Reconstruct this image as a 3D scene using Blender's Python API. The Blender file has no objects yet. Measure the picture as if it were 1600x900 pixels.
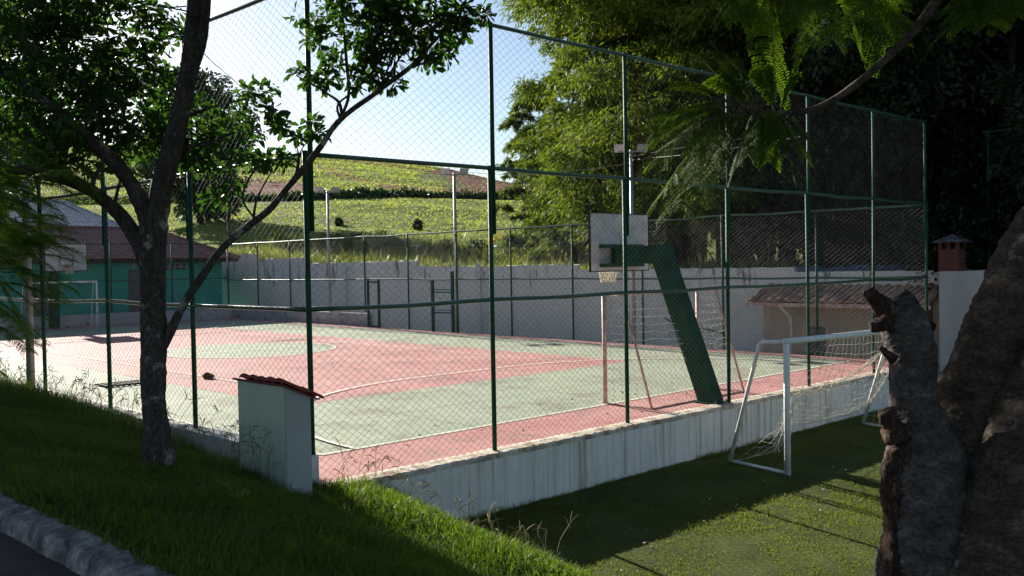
SUN = 5.0; SKY = 0.05; EXPO = 1.48
CAM = {'loc': [-6.2974, -9.8566, 2.6314], 'R': [0.712431, -0.701517, -0.01777], 'U': [0.029139, 0.004273, 0.999566], 'F': [0.701136, 0.71264, -0.023486], 'lens': 33.728}
NT_TRUNK = [(-1.98, -0.15, 0.4, 0.2001), (-1.97, -0.15, 0.66, 0.1734), (-1.97, -0.13, 1.06, 0.1534), (-1.98, -0.11, 1.46, 0.1468), (-1.96, -0.11, 2.0, 0.1468), (-1.95, -0.1, 2.46, 0.1534), (-1.95, -0.1, 2.8, 0.1601), (-1.93, -0.11, 3.13, 0.1668)]
NT_BR = [[(-1.93, -0.11, 3.0, 0.1468), (-1.87, -0.15, 3.4, 0.1334), (-1.8, -0.21, 3.79, 0.1267), (-1.7, -0.3, 4.26, 0.1201), (-1.61, -0.37, 4.79, 0.1134), (-1.57, -0.39, 5.19, 0.1001), (-1.55, -0.4, 5.66, 0.0867), (-1.54, -0.37, 6.52, 0.06)], [(-1.62, -0.36, 4.69, 0.0801), (-1.53, -0.44, 4.99, 0.0734), (-1.48, -0.47, 5.32, 0.0667), (-1.46, -0.48, 5.79, 0.0534), (-1.4, -0.51, 6.59, 0.0334)], [(-1.98, -0.07, 2.63, 0.0934), (-2.05, 0.01, 2.95, 0.0934), (-2.17, 0.14, 3.22, 0.0867), (-2.43, 0.11, 3.44, 0.0785), (-2.71, 0.11, 3.57, 0.0769), (-3.0, 0.12, 3.63, 0.069), (-3.31, 0.15, 3.66, 0.0614), (-3.76, 0.31, 3.78, 0.048)], [(-1.95, -0.09, 3.06, 0.1067), (-2.01, -0.02, 3.33, 0.1001), (-2.09, 0.07, 3.57, 0.0934), (-2.26, 0.1, 3.79, 0.0859), (-2.43, 0.14, 3.97, 0.0785), (-2.63, 0.2, 4.16, 0.0647), (-2.89, 0.32, 4.41, 0.0448), (-3.19, 0.48, 4.65, 0.0317)], [(-1.91, -0.17, 1.81, 0.0667), (-1.85, -0.22, 1.96, 0.0734), (-1.77, -0.29, 2.19, 0.0667), (-1.67, -0.38, 2.4, 0.0667), (-1.56, -0.48, 2.62, 0.06), (-1.41, -0.62, 2.88, 0.06), (-1.24, -0.79, 3.08, 0.06), (-1.12, -1.04, 3.25, 0.0528), (-1.03, -1.26, 3.47, 0.0523), (-0.94, -1.48, 3.68, 0.0518), (-0.81, -1.6, 3.91, 0.0453), (-0.73, -1.68, 4.07, 0.0453), (-0.62, -1.78, 4.21, 0.0388), (-0.48, -1.91, 4.34, 0.0388), (-0.31, -2.07, 4.51, 0.0388), (-0.17, -2.21, 4.65, 0.0324), (-0.02, -2.35, 4.86, 0.0259), (0.14, -2.5, 5.1, 0.0194), (0.29, -2.64, 5.39, 0.0129)], [(-0.69, -1.71, 4.12, 0.0194), (-0.62, -1.78, 4.37, 0.0194), (-0.62, -1.76, 4.7, 0.0194), (-0.63, -1.74, 5.02, 0.0129), (-0.64, -1.72, 5.47, 0.0129)], [(-0.67, -1.73, 4.18, 0.0194), (-0.69, -1.71, 4.31, 0.0194), (-0.77, -1.63, 4.4, 0.0129), (-0.89, -1.51, 4.51, 0.0129), (-0.99, -1.4, 4.59, 0.0065)], [(-0.68, -1.72, 4.13, 0.0194), (-0.7, -1.7, 4.28, 0.0129), (-0.6, -1.79, 4.4, 0.0129), (-0.47, -1.91, 4.56, 0.0129), (-0.35, -2.03, 4.82, 0.0129), (-0.27, -2.09, 5.08, 0.0065)], [(-0.55, -1.85, 4.29, 0.0194), (-0.41, -1.98, 4.43, 0.0129), (-0.33, -2.05, 4.63, 0.0129), (-0.25, -2.12, 4.88, 0.0129)], [(-0.17, -2.21, 4.65, 0.0194), (-0.03, -2.34, 4.71, 0.0129), (0.11, -2.48, 4.81, 0.0065)], [(-0.41, -1.98, 4.42, 0.0194), (-0.3, -2.08, 4.62, 0.0129), (-0.16, -2.21, 4.94, 0.0129), (-0.1, -2.25, 5.27, 0.0065)], [(-0.07, -2.3, 4.78, 0.0194), (-0.03, -2.33, 5.01, 0.0129), (0.08, -2.43, 5.26, 0.0065)], [(-1.36, -0.67, 2.93, 0.02), (-1.37, -0.65, 3.15, 0.02), (-1.35, -0.67, 3.35, 0.0133)], [(-1.24, -0.92, 3.12, 0.0198), (-1.2, -0.95, 3.37, 0.0132), (-1.08, -1.06, 3.66, 0.0066)], [(-1.22, -0.95, 3.14, 0.0132), (-1.31, -0.85, 3.37, 0.0132), (-1.23, -0.92, 3.63, 0.0132), (-1.11, -1.04, 3.76, 0.0066)], [(-1.0, -1.29, 3.52, 0.0131), (-0.94, -1.34, 3.71, 0.0131), (-0.96, -1.32, 3.91, 0.0065), (-1.05, -1.21, 4.14, 0.0065), (-1.12, -1.15, 4.27, 0.0065)], [(-0.97, -1.32, 3.58, 0.0131), (-0.92, -1.35, 3.84, 0.0065), (-0.78, -1.49, 4.07, 0.0065)], [(-2.46, 0.15, 3.47, 0.0327), (-2.43, 0.12, 3.62, 0.0262), (-2.37, 0.07, 3.73, 0.0196), (-2.39, 0.09, 3.95, 0.0131)], [(-2.26, 0.08, 3.3, 0.0264), (-2.23, 0.06, 3.46, 0.0198), (-2.19, 0.03, 3.63, 0.0132)], [(-1.65, -0.2, 4.24, 0.027), (-1.37, -0.48, 4.37, 0.0135), (-1.08, -0.76, 4.46, 0.0135), (-0.95, -0.88, 4.54, 0.0067)], [(-1.67, -0.05, 3.95, 0.034), (-1.43, -0.29, 3.98, 0.0204), (-1.18, -0.53, 4.11, 0.0136)]]
NT_BLOB = [(-2.58, 1.17, 5.25, 0.763), (-2.13, 0.58, 5.01, 0.618), (-2.77, 1.05, 4.39, 0.748), (-2.46, 0.31, 4.19, 0.594), (-1.88, 0.31, 4.66, 0.447), (-1.98, 0.26, 4.06, 0.408), (-2.74, 0.44, 3.86, 0.392), (-1.63, 0.34, 4.1, 0.315), (-2.98, 0.72, 5.3, 0.719), (-2.2, 1.34, 4.77, 0.648), (-3.17, 0.33, 4.63, 0.564), (-1.98, 0.83, 4.58, 0.495), (-2.54, 1.38, 4.17, 0.566), (-2.18, 0.72, 3.85, 0.278), (-1.69, 0.15, 5.14, 0.275), (-1.78, 0.24, 5.45, 0.344), (-2.16, 0.48, 5.53, 0.408), (-1.56, -0.12, 5.14, 0.15), (-2.34, 1.08, 5.55, 0.49), (-1.55, 0.56, 4.81, 0.286), (-1.49, 0.48, 4.38, 0.286), (-1.25, -0.17, 4.14, 0.236), (-1.33, -0.09, 4.39, 0.236), (-1.15, -0.41, 4.26, 0.179), (-1.21, -0.22, 3.9, 0.236), (-1.17, -0.69, 3.79, 0.175), (-1.34, 0.04, 3.85, 0.28), (-1.1, -1.04, 3.8, 0.159), (-1.04, -1.24, 3.75, 0.118), (-1.32, -0.55, 3.53, 0.162), (-1.4, -0.48, 3.39, 0.135), (-1.34, 0.18, 4.11, 0.283), (-1.1, -0.74, 4.36, 0.108), (-1.11, -0.74, 4.09, 0.108), (-1.12, -0.71, 4.5, 0.108), (-0.99, -0.84, 4.54, 0.121), (-1.12, -1.15, 4.27, 0.078), (-1.05, -1.21, 4.11, 0.105), (-1.09, -1.18, 4.18, 0.065), (-0.94, -1.33, 3.98, 0.052), (-0.82, -1.44, 4.14, 0.065), (-0.78, -1.49, 4.04, 0.052), (-0.96, -1.44, 4.59, 0.104), (-0.86, -1.53, 4.52, 0.104), (-0.77, -1.62, 4.57, 0.142), (-0.72, -1.66, 4.76, 0.181), (-0.78, -1.59, 4.96, 0.194), (-0.85, -1.53, 5.19, 0.194), (-0.66, -1.71, 5.15, 0.246), (-0.47, -1.76, 4.91, 0.262), (-0.54, -1.85, 4.57, 0.194), (-0.34, -1.9, 4.71, 0.262), (-0.34, -2.03, 5.01, 0.291), (-0.1, -2.13, 4.9, 0.262), (-0.35, -2.15, 5.24, 0.32), (-0.11, -2.25, 5.14, 0.291), (0.02, -2.39, 4.97, 0.233), (0.06, -2.55, 5.17, 0.256), (0.22, -2.71, 5.2, 0.167), (0.14, -2.64, 5.01, 0.128), (0.07, -2.43, 4.78, 0.116), (-0.05, -2.32, 4.72, 0.129), (-0.36, -2.03, 4.5, 0.116), (-0.53, -1.97, 5.28, 0.32), (-0.7, -1.66, 5.41, 0.259), (-0.12, -2.37, 5.43, 0.384), (0.31, -2.8, 5.16, 0.077), (-0.27, -2.12, 4.51, 0.065)]
LT_FR = [(-3.48, -0.55, 2.91, -3.04, -1.2, 2.77), (-3.51, -0.8, 2.79, -3.2, -1.32, 2.74), (-3.63, -0.83, 2.68, -3.25, -1.42, 2.55), (-3.66, -0.94, 2.57, -3.34, -1.48, 2.36), (-3.8, -1.09, 2.63, -3.52, -1.59, 2.25), (-3.91, -1.12, 2.52, -3.6, -1.65, 2.1), (-3.41, -0.48, 2.96, -3.23, -0.87, 2.86), (-3.88, -1.16, 2.26, -3.66, -1.59, 2.01), (-4.03, -1.16, 1.96, -3.85, -1.56, 1.84), (-3.78, -0.98, 2.41, -3.56, -1.41, 2.04), (-3.66, -0.94, 2.79, -3.49, -1.33, 2.41), (-3.76, -1.12, 2.63, -3.64, -1.47, 2.15), (-3.59, -0.87, 2.74, -3.32, -1.36, 2.4), (-3.59, -0.8, 2.65, -3.2, -1.4, 2.48), (-3.32, 0.15, 3.42, -2.86, -0.52, 3.22), (-3.37, 0.34, 3.56, -2.86, -0.38, 3.41), (-3.4, 0.08, 3.29, -3.01, -0.52, 3.03), (-3.48, 0.01, 3.11, -3.11, -0.57, 2.96), (-3.54, -0.21, 3.21, -3.26, -0.69, 2.95), (-3.42, 0.54, 3.76, -2.9, -0.19, 3.6), (-3.21, 0.48, 3.69, -2.69, -0.26, 3.51), (-3.04, 0.45, 3.84, -2.61, -0.2, 3.49), (-3.54, -0.05, 3.46, -3.22, -0.59, 3.14), (-3.48, 0.32, 4.04, -3.06, -0.31, 3.76), (-3.65, -0.23, 3.15, -3.34, -0.76, 2.79), (-3.72, -0.3, 3.38, -3.41, -0.83, 2.9), (-3.37, -0.22, 3.4, -3.18, -0.63, 2.96), (-3.3, -0.15, 3.16, -3.05, -0.62, 3.08), (-3.65, -0.39, 2.97, -3.46, -0.79, 2.68), (-3.72, -0.46, 2.91, -3.5, -0.9, 2.57), (-3.54, -0.05, 3.34, -3.18, -0.63, 3.26), (-3.46, 0.02, 3.62, -3.18, -0.48, 3.33), (-3.49, -0.4, 3.12, -3.36, -0.74, 2.79), (-3.75, -0.26, 3.55, -3.49, -0.75, 3.19), (-3.79, -0.38, 3.2, -3.57, -0.82, 2.79), (-3.65, -0.08, 3.75, -3.37, -0.57, 3.43), (-3.04, 0.3, 3.54, -2.69, -0.26, 3.36), (-2.91, 0.31, 3.64, -2.56, -0.24, 3.43), (-3.47, 0.17, 3.9, -3.14, -0.37, 3.63), (-3.79, -0.53, 2.8, -3.61, -0.93, 2.51), (-3.59, -0.03, 3.63, -3.42, -0.41, 3.63), (-3.38, 0.42, 2.89, -3.1, -0.07, 2.86), (-3.53, -0.47, 3.44, -3.38, -0.83, 3.4), (-3.09, 0.15, 2.97, -2.81, -0.34, 2.95), (-3.45, 0.37, 3.17, -3.15, -0.13, 2.92), (-3.58, 0.41, 3.19, -3.35, -0.03, 3.17), (-3.27, 0.56, 3.71, -2.96, 0.04, 3.56), (-3.52, 0.17, 2.9, -3.23, -0.34, 2.66), (-3.39, 0.1, 3.36, -3.17, -0.33, 3.34), (-3.71, -0.54, 2.96, -3.57, -0.88, 2.81), (-3.55, 0.04, 3.24, -3.36, -0.36, 2.96), (-3.69, -0.27, 3.33, -3.45, -0.72, 3.27), (-3.58, -0.19, 3.03, -3.35, -0.63, 2.79), (-3.72, -0.19, 3.65, -3.46, -0.66, 3.48), (-3.68, -0.32, 3.4, -3.47, -0.74, 3.41), (-3.16, 0.46, 2.92, -2.88, -0.03, 2.64), (-3.51, 0.84, 3.53, -3.21, 0.34, 3.42), (-3.07, 0.15, 3.18, -2.88, -0.25, 3.15), (-3.49, -0.15, 3.6, -3.2, -0.66, 3.51), (-3.78, -0.22, 3.65, -3.52, -0.69, 3.57), (-3.35, 0.72, 3.71, -3.12, 0.28, 3.67), (-3.76, -0.25, 3.64, -3.52, -0.7, 3.62), (-3.75, -0.13, 3.26, -3.45, -0.64, 3.25), (-3.46, -0.16, 3.01, -3.16, -0.67, 2.9), (-3.73, -0.51, 3.31, -3.53, -0.92, 3.27), (-3.24, -0.23, 2.96, -3.1, -0.58, 2.92), (-3.65, -0.25, 3.51, -3.37, -0.74, 3.49), (-3.65, 0.28, 2.88, -3.34, -0.24, 2.79), (-3.11, 0.14, 3.14, -2.84, -0.34, 3.01), (-3.5, 0.68, 3.59, -3.19, 0.16, 3.31), (-3.41, 0.45, 3.15, -3.15, -0.02, 2.92), (-3.35, 0.2, 3.14, -3.16, -0.2, 2.88), (-2.99, 0.35, 3.73, -2.67, -0.18, 3.53), (-3.8, -0.3, 2.89, -3.52, -0.8, 2.73), (-3.6, 0.38, 3.6, -3.36, -0.08, 3.39), (-3.41, -0.88, 3.47, -3.14, -1.36, 3.49), (-3.1, 0.18, 3.67, -2.82, -0.31, 3.4), (-3.53, -0.44, 2.91, -3.29, -0.89, 2.84), (-3.25, -0.26, 3.01, -3.02, -0.7, 3.04), (-3.68, 0.19, 3.19, -3.39, -0.31, 3.03), (-3.52, 0.51, 3.43, -3.27, 0.06, 3.46), (-3.43, -0.73, 2.94, -3.22, -1.16, 2.86), (-3.38, -0.52, 3.41, -3.18, -0.94, 3.15), (-3.58, 0.34, 3.65, -3.29, -0.17, 3.51), (-3.37, 0.37, 2.95, -3.21, -0.0, 2.7), (-3.46, 0.57, 3.5, -3.24, 0.14, 3.26)]
RT_TRUNK = [(-1.7, -8.0, 0.34, 0.4603), (-1.7, -7.99, 0.8, 0.3069), (-1.69, -7.98, 1.11, 0.2516), (-1.69, -7.98, 1.41, 0.2209), (-1.69, -7.97, 1.66, 0.1903), (-1.7, -7.95, 1.84, 0.1381), (-1.72, -7.93, 2.03, 0.1197), (-1.72, -7.92, 2.18, 0.1166), (-1.74, -7.9, 2.31, 0.1197), (-1.76, -7.87, 2.4, 0.1074), (-1.77, -7.86, 2.44, 0.0859)]
RT_FLAP = [(-1.78, -7.94, 1.91, 0.0425), (-1.81, -7.91, 1.76, 0.0789), (-1.83, -7.9, 1.55, 0.0971), (-1.84, -7.91, 1.28, 0.1093), (-1.84, -7.92, 0.97, 0.1336), (-1.85, -7.92, 0.52, 0.1821)]
RT_B = [(-1.47, -8.01, 0.26, 0.507), (-1.46, -8.01, 0.9, 0.3644), (-1.43, -8.02, 1.37, 0.2915), (-1.38, -8.06, 1.69, 0.2345), (-1.32, -8.11, 1.97, 0.2028), (-1.22, -8.2, 2.29, 0.1965), (-1.1, -8.3, 2.6, 0.1965), (-0.97, -8.43, 2.91, 0.1965), (-0.82, -8.56, 3.29, 0.1965), (-0.7, -8.67, 3.7, 0.1838), (-0.6, -8.73, 4.52, 0.1584)]
RT_C = [(-1.58, -8.26, 0.38, 0.4503), (-1.56, -8.26, 0.89, 0.3903), (-1.52, -8.29, 1.28, 0.3152), (-1.43, -8.36, 1.64, 0.2702), (-1.32, -8.46, 1.97, 0.2522), (-1.18, -8.59, 2.33, 0.2402), (-1.0, -8.75, 2.74, 0.2221)]
RT_KNOB = [[(-1.83, -7.88, 2.37, 0.0668), (-1.87, -7.83, 2.43, 0.0516), (-1.9, -7.81, 2.46, 0.0425), (-1.91, -7.8, 2.49, 0.0304)], [(-1.87, -7.88, 2.33, 0.0543), (-1.9, -7.85, 2.32, 0.0422), (-1.93, -7.82, 2.31, 0.0271)], [(-1.69, -7.95, 2.29, 0.0614), (-1.66, -7.97, 2.3, 0.046), (-1.65, -7.99, 2.33, 0.0368)], [(-1.87, -7.91, 2.16, 0.03), (-1.9, -7.88, 2.19, 0.021), (-1.92, -7.86, 2.22, 0.012)], [(-1.73, -7.9, 2.4, 0.0767), (-1.71, -7.92, 2.43, 0.0675), (-1.7, -7.93, 2.44, 0.0368)], [(-1.91, -7.88, 1.92, 0.048), (-1.89, -7.9, 1.86, 0.06), (-1.88, -7.92, 1.77, 0.066)]]
RT_BRANCH = [[(-0.86, -8.57, 3.75, 0.0941), (-0.9, -8.24, 4.33, 0.0588), (-1.03, -7.97, 4.24, 0.0367), (-1.06, -7.81, 4.02, 0.0272), (-1.15, -7.72, 3.85, 0.0238), (-1.29, -7.59, 3.67, 0.0221), (-1.38, -7.44, 3.53, 0.0206), (-1.46, -7.3, 3.45, 0.0173), (-1.59, -7.17, 3.43, 0.0139), (-1.69, -7.0, 3.48, 0.0105), (-1.77, -6.84, 3.55, 0.0071)], [(-1.03, -7.97, 4.24, 0.0267), (-1.11, -7.6, 4.34, 0.0208), (-1.32, -7.26, 4.28, 0.0177), (-1.49, -6.96, 4.21, 0.0108), (-1.64, -6.81, 4.1, 0.0072)], [(-0.9, -8.24, 4.33, 0.0327), (-0.95, -8.19, 4.14, 0.0196), (-1.05, -8.1, 4.01, 0.0131)]]
RT_FR = [(-1.74, -6.95, 3.48, -2.14, -6.7, 3.32), (-1.67, -6.94, 3.49, -2.09, -6.68, 3.28), (-1.76, -7.0, 3.48, -2.13, -6.79, 3.01), (-1.74, -6.95, 3.47, -2.04, -6.81, 2.92), (-1.73, -7.02, 3.46, -2.0, -6.91, 3.04), (-1.71, -7.05, 3.46, -1.93, -6.98, 3.12), (-1.68, -7.07, 3.46, -1.85, -7.05, 3.13), (-1.7, -7.12, 3.44, -1.78, -7.2, 3.16), (-1.72, -7.17, 3.43, -1.74, -7.31, 3.11), (-1.7, -7.2, 3.43, -1.69, -7.36, 3.17), (-1.64, -6.97, 3.51, -1.9, -6.85, 3.74), (-1.67, -6.94, 3.51, -1.86, -6.89, 3.7), (-1.66, -7.02, 3.48, -1.87, -6.95, 3.62), (-1.64, -7.04, 3.48, -1.82, -7.0, 3.69), (-1.72, -6.89, 3.52, -1.98, -6.78, 3.6), (-1.59, -7.17, 3.44, -1.62, -7.27, 3.61), (-1.61, -7.14, 3.45, -1.74, -7.15, 3.64), (-1.85, -7.05, 3.44, -2.09, -6.96, 3.2), (-1.7, -6.92, 3.49, -2.04, -6.73, 3.22), (-1.72, -7.17, 3.44, -1.78, -7.26, 3.27), (-1.62, -6.99, 3.47, -1.89, -6.88, 3.11), (-1.56, -7.06, 3.46, -1.72, -7.05, 3.21), (-1.81, -6.95, 3.49, -2.09, -6.81, 3.41), (-1.56, -7.19, 3.43, -1.57, -7.33, 3.25), (-1.64, -6.81, 4.28, -1.66, -6.94, 3.97), (-1.52, -6.92, 4.28, -1.56, -7.04, 3.91), (-1.48, -7.04, 4.19, -1.56, -7.12, 3.6), (-1.48, -6.96, 4.32, -1.71, -6.89, 4.01), (-1.42, -7.16, 4.28, -1.5, -7.24, 3.9), (-1.31, -7.27, 4.28, -1.47, -7.27, 3.79), (-1.24, -7.34, 4.28, -1.29, -7.45, 3.81), (-1.24, -7.41, 4.26, -1.22, -7.59, 3.76), (-1.21, -7.51, 4.31, -1.35, -7.53, 3.91), (-1.4, -7.19, 4.28, -1.56, -7.18, 3.94), (-1.25, -7.47, 4.31, -1.23, -7.65, 3.9), (-1.56, -6.89, 4.32, -1.78, -6.82, 4.06), (-1.38, -7.27, 4.26, -1.42, -7.39, 3.82), (-1.0, -8.15, 4.04, -1.34, -7.96, 3.76), (-1.05, -8.1, 4.04, -1.3, -8.0, 3.82), (-1.02, -8.12, 4.01, -1.16, -8.14, 3.79), (-1.08, -8.07, 4.04, -1.32, -7.98, 3.86), (-1.03, -8.19, 4.02, -1.25, -8.12, 3.79), (-1.01, -8.21, 4.06, -1.18, -8.19, 3.84), (-1.07, -8.08, 4.04, -1.25, -8.05, 3.82)]
BAMBOO = [([26.09, 15.82, 2.95], 17, 3.5), ([29.71, 24.89, 3.1], 11.3, 1.7), ([24.08, 12.19, 2.89], 17.5, 4.4), ([25.14, 9.74, 2.83], 18, 5.0), ([37.01, 20.52, 2.97], 19, 5.0), ([27.0, 19.14, 3.01], 7.6, 2.5), ([29.05, 21.33, 3.04], 9.5, 2.2)]
DARK = [([31.5, 14.71, 2.89], 17), ([25.17, 6.9, 2.78], 16), ([25.3, 3.97, 2.72], 15), ([33.59, 12.65, 2.84], 18), ([34.17, 9.27, 2.77], 17), ([24.46, 1.98, 2.69], 15), ([23.74, -0.12, 2.65], 14), ([33.39, 4.43, 2.68], 17), ([23.95, -1.73, 2.62], 14), ([33.35, 1.65, 2.63], 16), ([42.0, 9.98, 2.74], 19), ([31.93, -1.16, 2.58], 16)]
HILLTREE = [33.78, 70.16, 7.93]
CABLES = [[(17.95, 26.74, 6.13), (11.66, 20.37, 8.06), (8.64, 17.03, 8.26), (5.68, 13.62, 8.29), (3.11, 10.54, 8.37)], [(18.23, 18.05, 6.29), (18.11, 13.94, 5.83), (18.28, 9.85, 5.85), (18.2, 9.37, 5.95), (16.67, 5.53, 5.72), (15.77, 2.21, 5.72)], [(18.2, 9.37, 6.07), (17.74, 7.3, 6.08), (16.75, 4.07, 6.0)]]
FLIGHT = [(513, 299), (708, 270), (988, 241)]
FRAME = [[22.32, -0.01, 6.17], [22.21, -0.03, 2.3], [22.22, -1.59, 6.16]]
import bpy, math, random
import numpy as np
from mathutils import Vector, Matrix
rng = np.random.default_rng(7)
random.seed(7)
sc = bpy.context.scene
COL = sc.collection
CL = np.array(CAM['loc']); CR = np.array(CAM['R']); CU = np.array(CAM['U']); CF = np.array(CAM['F'])
FOC = CAM['lens'] / 36.0

# ------------------------------------------------------------------ materials
def new_mat(name):
    m = bpy.data.materials.new(name); m.use_nodes = True
    nt = m.node_tree; nt.nodes.clear()
    out = nt.nodes.new('ShaderNodeOutputMaterial')
    return m, nt, out
def N(nt, t, **kw):
    n = nt.nodes.new(t)
    for k, v in kw.items():
        if k.startswith('i_'):
            key = k[2:]
            n.inputs[int(key) if key.isdigit() else key.replace('_', ' ')].default_value = v
        else: setattr(n, k, v)
    return n
def L(nt, a, b): nt.links.new(a, b)
def ramp(nt, fac, stops):
    r = nt.nodes.new('ShaderNodeValToRGB'); e = r.color_ramp.elements
    while len(e) < len(stops): e.new(0.5)
    for i, (p, c) in enumerate(stops):
        e[i].position = p; e[i].color = (c[0], c[1], c[2], 1) if not isinstance(c, (int, float)) else (c, c, c, 1)
    L(nt, fac, r.inputs[0]); return r.outputs[0]
def noise(nt, coord, scale, detail=6, rough=.6, mscale=(1, 1, 1)):
    mp = N(nt, 'ShaderNodeMapping'); mp.inputs['Scale'].default_value = mscale
    L(nt, coord, mp.inputs[0])
    n = N(nt, 'ShaderNodeTexNoise'); n.inputs['Scale'].default_value = scale
    n.inputs['Detail'].default_value = detail; n.inputs['Roughness'].default_value = rough
    L(nt, mp.outputs[0], n.inputs['Vector']); return n.outputs['Fac']
def mix(nt, fac, a, b, blend='MIX'):
    m = N(nt, 'ShaderNodeMix', data_type='RGBA', blend_type=blend)
    if isinstance(fac, (int, float)): m.inputs[0].default_value = fac
    else: L(nt, fac, m.inputs[0])
    for s, v in ((6, a), (7, b)):
        if isinstance(v, (tuple, list)): m.inputs[s].default_value = (*v[:3], 1)
        else: L(nt, v, m.inputs[s])
    return m.outputs[2]
def principled(nt, out, col, rough=.7, spec=.3, metal=0, bump=None, bstr=.3, bdist=.02):
    p = N(nt, 'ShaderNodeBsdfPrincipled')
    if isinstance(col, (tuple, list)): p.inputs['Base Color'].default_value = (*col, 1)
    else: L(nt, col, p.inputs['Base Color'])
    if isinstance(rough, (int, float)): p.inputs['Roughness'].default_value = rough
    else: L(nt, rough, p.inputs['Roughness'])
    p.inputs['Specular IOR Level'].default_value = spec; p.inputs['Metallic'].default_value = metal
    if bump is not None:
        b = N(nt, 'ShaderNodeBump'); b.inputs['Strength'].default_value = bstr; b.inputs['Distance'].default_value = bdist
        L(nt, bump, b.inputs['Height']); L(nt, b.outputs[0], p.inputs['Normal'])
    L(nt, p.outputs[0], out.inputs[0]); return p
def ocoord(nt): return N(nt, 'ShaderNodeTexCoord').outputs['Object']

def rough_mat(name, c1, c2, scale=3, rough=.75, spec=.25, metal=0, bstr=.25, bdist=.01, bscale=None, mscale=(1, 1, 1), lo=.35, hi=.65):
    m, nt, out = new_mat(name); c = ocoord(nt)
    f = noise(nt, c, scale, mscale=mscale)
    col = ramp(nt, f, [(lo, c1), (hi, c2)])
    b = noise(nt, c, bscale or scale * 6, 8, .7, mscale)
    principled(nt, out, col, rough, spec, metal, b, bstr, bdist); return m

def leaf_mat(name, ca, cb, trans=.4, tcol=None, rough=.45, spec=.25):
    m, nt, out = new_mat(name)
    g = N(nt, 'ShaderNodeNewGeometry')
    c = ocoord(nt)
    f = noise(nt, c, .7, 3)
    a = N(nt, 'ShaderNodeMath', operation='MULTIPLY_ADD'); L(nt, g.outputs['Random Per Island'], a.inputs[0]); a.inputs[1].default_value = .6
    s = N(nt, 'ShaderNodeMath', operation='MULTIPLY_ADD'); L(nt, f, s.inputs[0]); s.inputs[1].default_value = .9; s.inputs[2].default_value = -.25
    L(nt, s.outputs[0], a.inputs[2])
    col = ramp(nt, a.outputs[0], [(.1, ca), (.9, cb)])
    p = N(nt, 'ShaderNodeBsdfPrincipled'); L(nt, col, p.inputs['Base Color'])
    p.inputs['Roughness'].default_value = rough; p.inputs['Specular IOR Level'].default_value = spec
    t = N(nt, 'ShaderNodeBsdfTranslucent')
    tc = mix(nt, 1.0, col, tcol or (1.0, 1.0, .45), 'MULTIPLY')
    g2 = N(nt, 'ShaderNodeMix', data_type='RGBA', blend_type='ADD'); g2.inputs[0].default_value = 1.0
    L(nt, tc, g2.inputs[6]); L(nt, tc, g2.inputs[7])
    L(nt, g2.outputs[2], t.inputs[0])
    ms = N(nt, 'ShaderNodeMixShader'); ms.inputs[0].default_value = trans
    L(nt, p.outputs[0], ms.inputs[1]); L(nt, t.outputs[0], ms.inputs[2]); L(nt, ms.outputs[0], out.inputs[0])
    return m

def bark_mat(name, c1, c2, c3, sx=6, sz=2, bstr=.8, bdist=.02, lich=.6, crack=.0):
    m, nt, out = new_mat(name); c = ocoord(nt)
    f = noise(nt, c, 1, 8, .7, (sx, sx, sz))
    col = ramp(nt, f, [(.3, c1), (.55, c2), (.75, c3)])
    fn = noise(nt, c, 1, 6, .8, (sx * 5, sx * 5, sz * 4)); col = mix(nt, ramp(nt, fn, [(.42, .65), (.56, 0.0)]), col, tuple(v * .4 for v in c1))
    l = noise(nt, c, 3.5, 6, .65)
    lf = ramp(nt, l, [(lich, 0.0), (lich + .08, 1.0)])
    col = mix(nt, lf, col, tuple(min(1, v * 1.9) for v in c3))
    b1 = noise(nt, c, 1, 10, .75, (sx * 2.5, sx * 2.5, sz * 2.5)); b2 = noise(nt, c, 42, 6, .7)
    vo = N(nt, 'ShaderNodeTexVoronoi', feature='DISTANCE_TO_EDGE'); vo.inputs['Scale'].default_value = 1.0
    mp = N(nt, 'ShaderNodeMapping'); mp.inputs['Scale'].default_value = (sx * 2.2, sx * 2.2, sz * .9); nz = N(nt, 'ShaderNodeTexNoise'); nz.inputs['Scale'].default_value = 7; nz.inputs['Detail'].default_value = 5; L(nt, c, nz.inputs['Vector'])
    wv = N(nt, 'ShaderNodeVectorMath', operation='MULTIPLY_ADD'); L(nt, nz.outputs['Color'], wv.inputs[0]); wv.inputs[1].default_value = (.22, .22, .22); L(nt, c, wv.inputs[2])
    L(nt, wv.outputs[0], mp.inputs[0]); L(nt, mp.outputs[0], vo.inputs['Vector'])
    cr = ramp(nt, vo.outputs['Distance'], [(.0, 0.0), (.12, 1.0)])
    if crack:
        ci = N(nt, 'ShaderNodeMath', operation='MULTIPLY_ADD'); L(nt, cr, ci.inputs[0]); ci.inputs[1].default_value = crack; ci.inputs[2].default_value = 1 - crack
        col = mix(nt, ci.outputs[0], tuple(v * .5 for v in c1), col)
    ba = N(nt, 'ShaderNodeMath', operation='MULTIPLY_ADD'); L(nt, b2, ba.inputs[0]); ba.inputs[1].default_value = .45; L(nt, b1, ba.inputs[2])
    bb = N(nt, 'ShaderNodeMath', operation='MULTIPLY_ADD'); L(nt, cr, bb.inputs[0]); bb.inputs[1].default_value = .35 * crack; L(nt, ba.outputs[0], bb.inputs[2])
    principled(nt, out, col, .9, .15, 0, bb.outputs[0], bstr, bdist); return m

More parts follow.
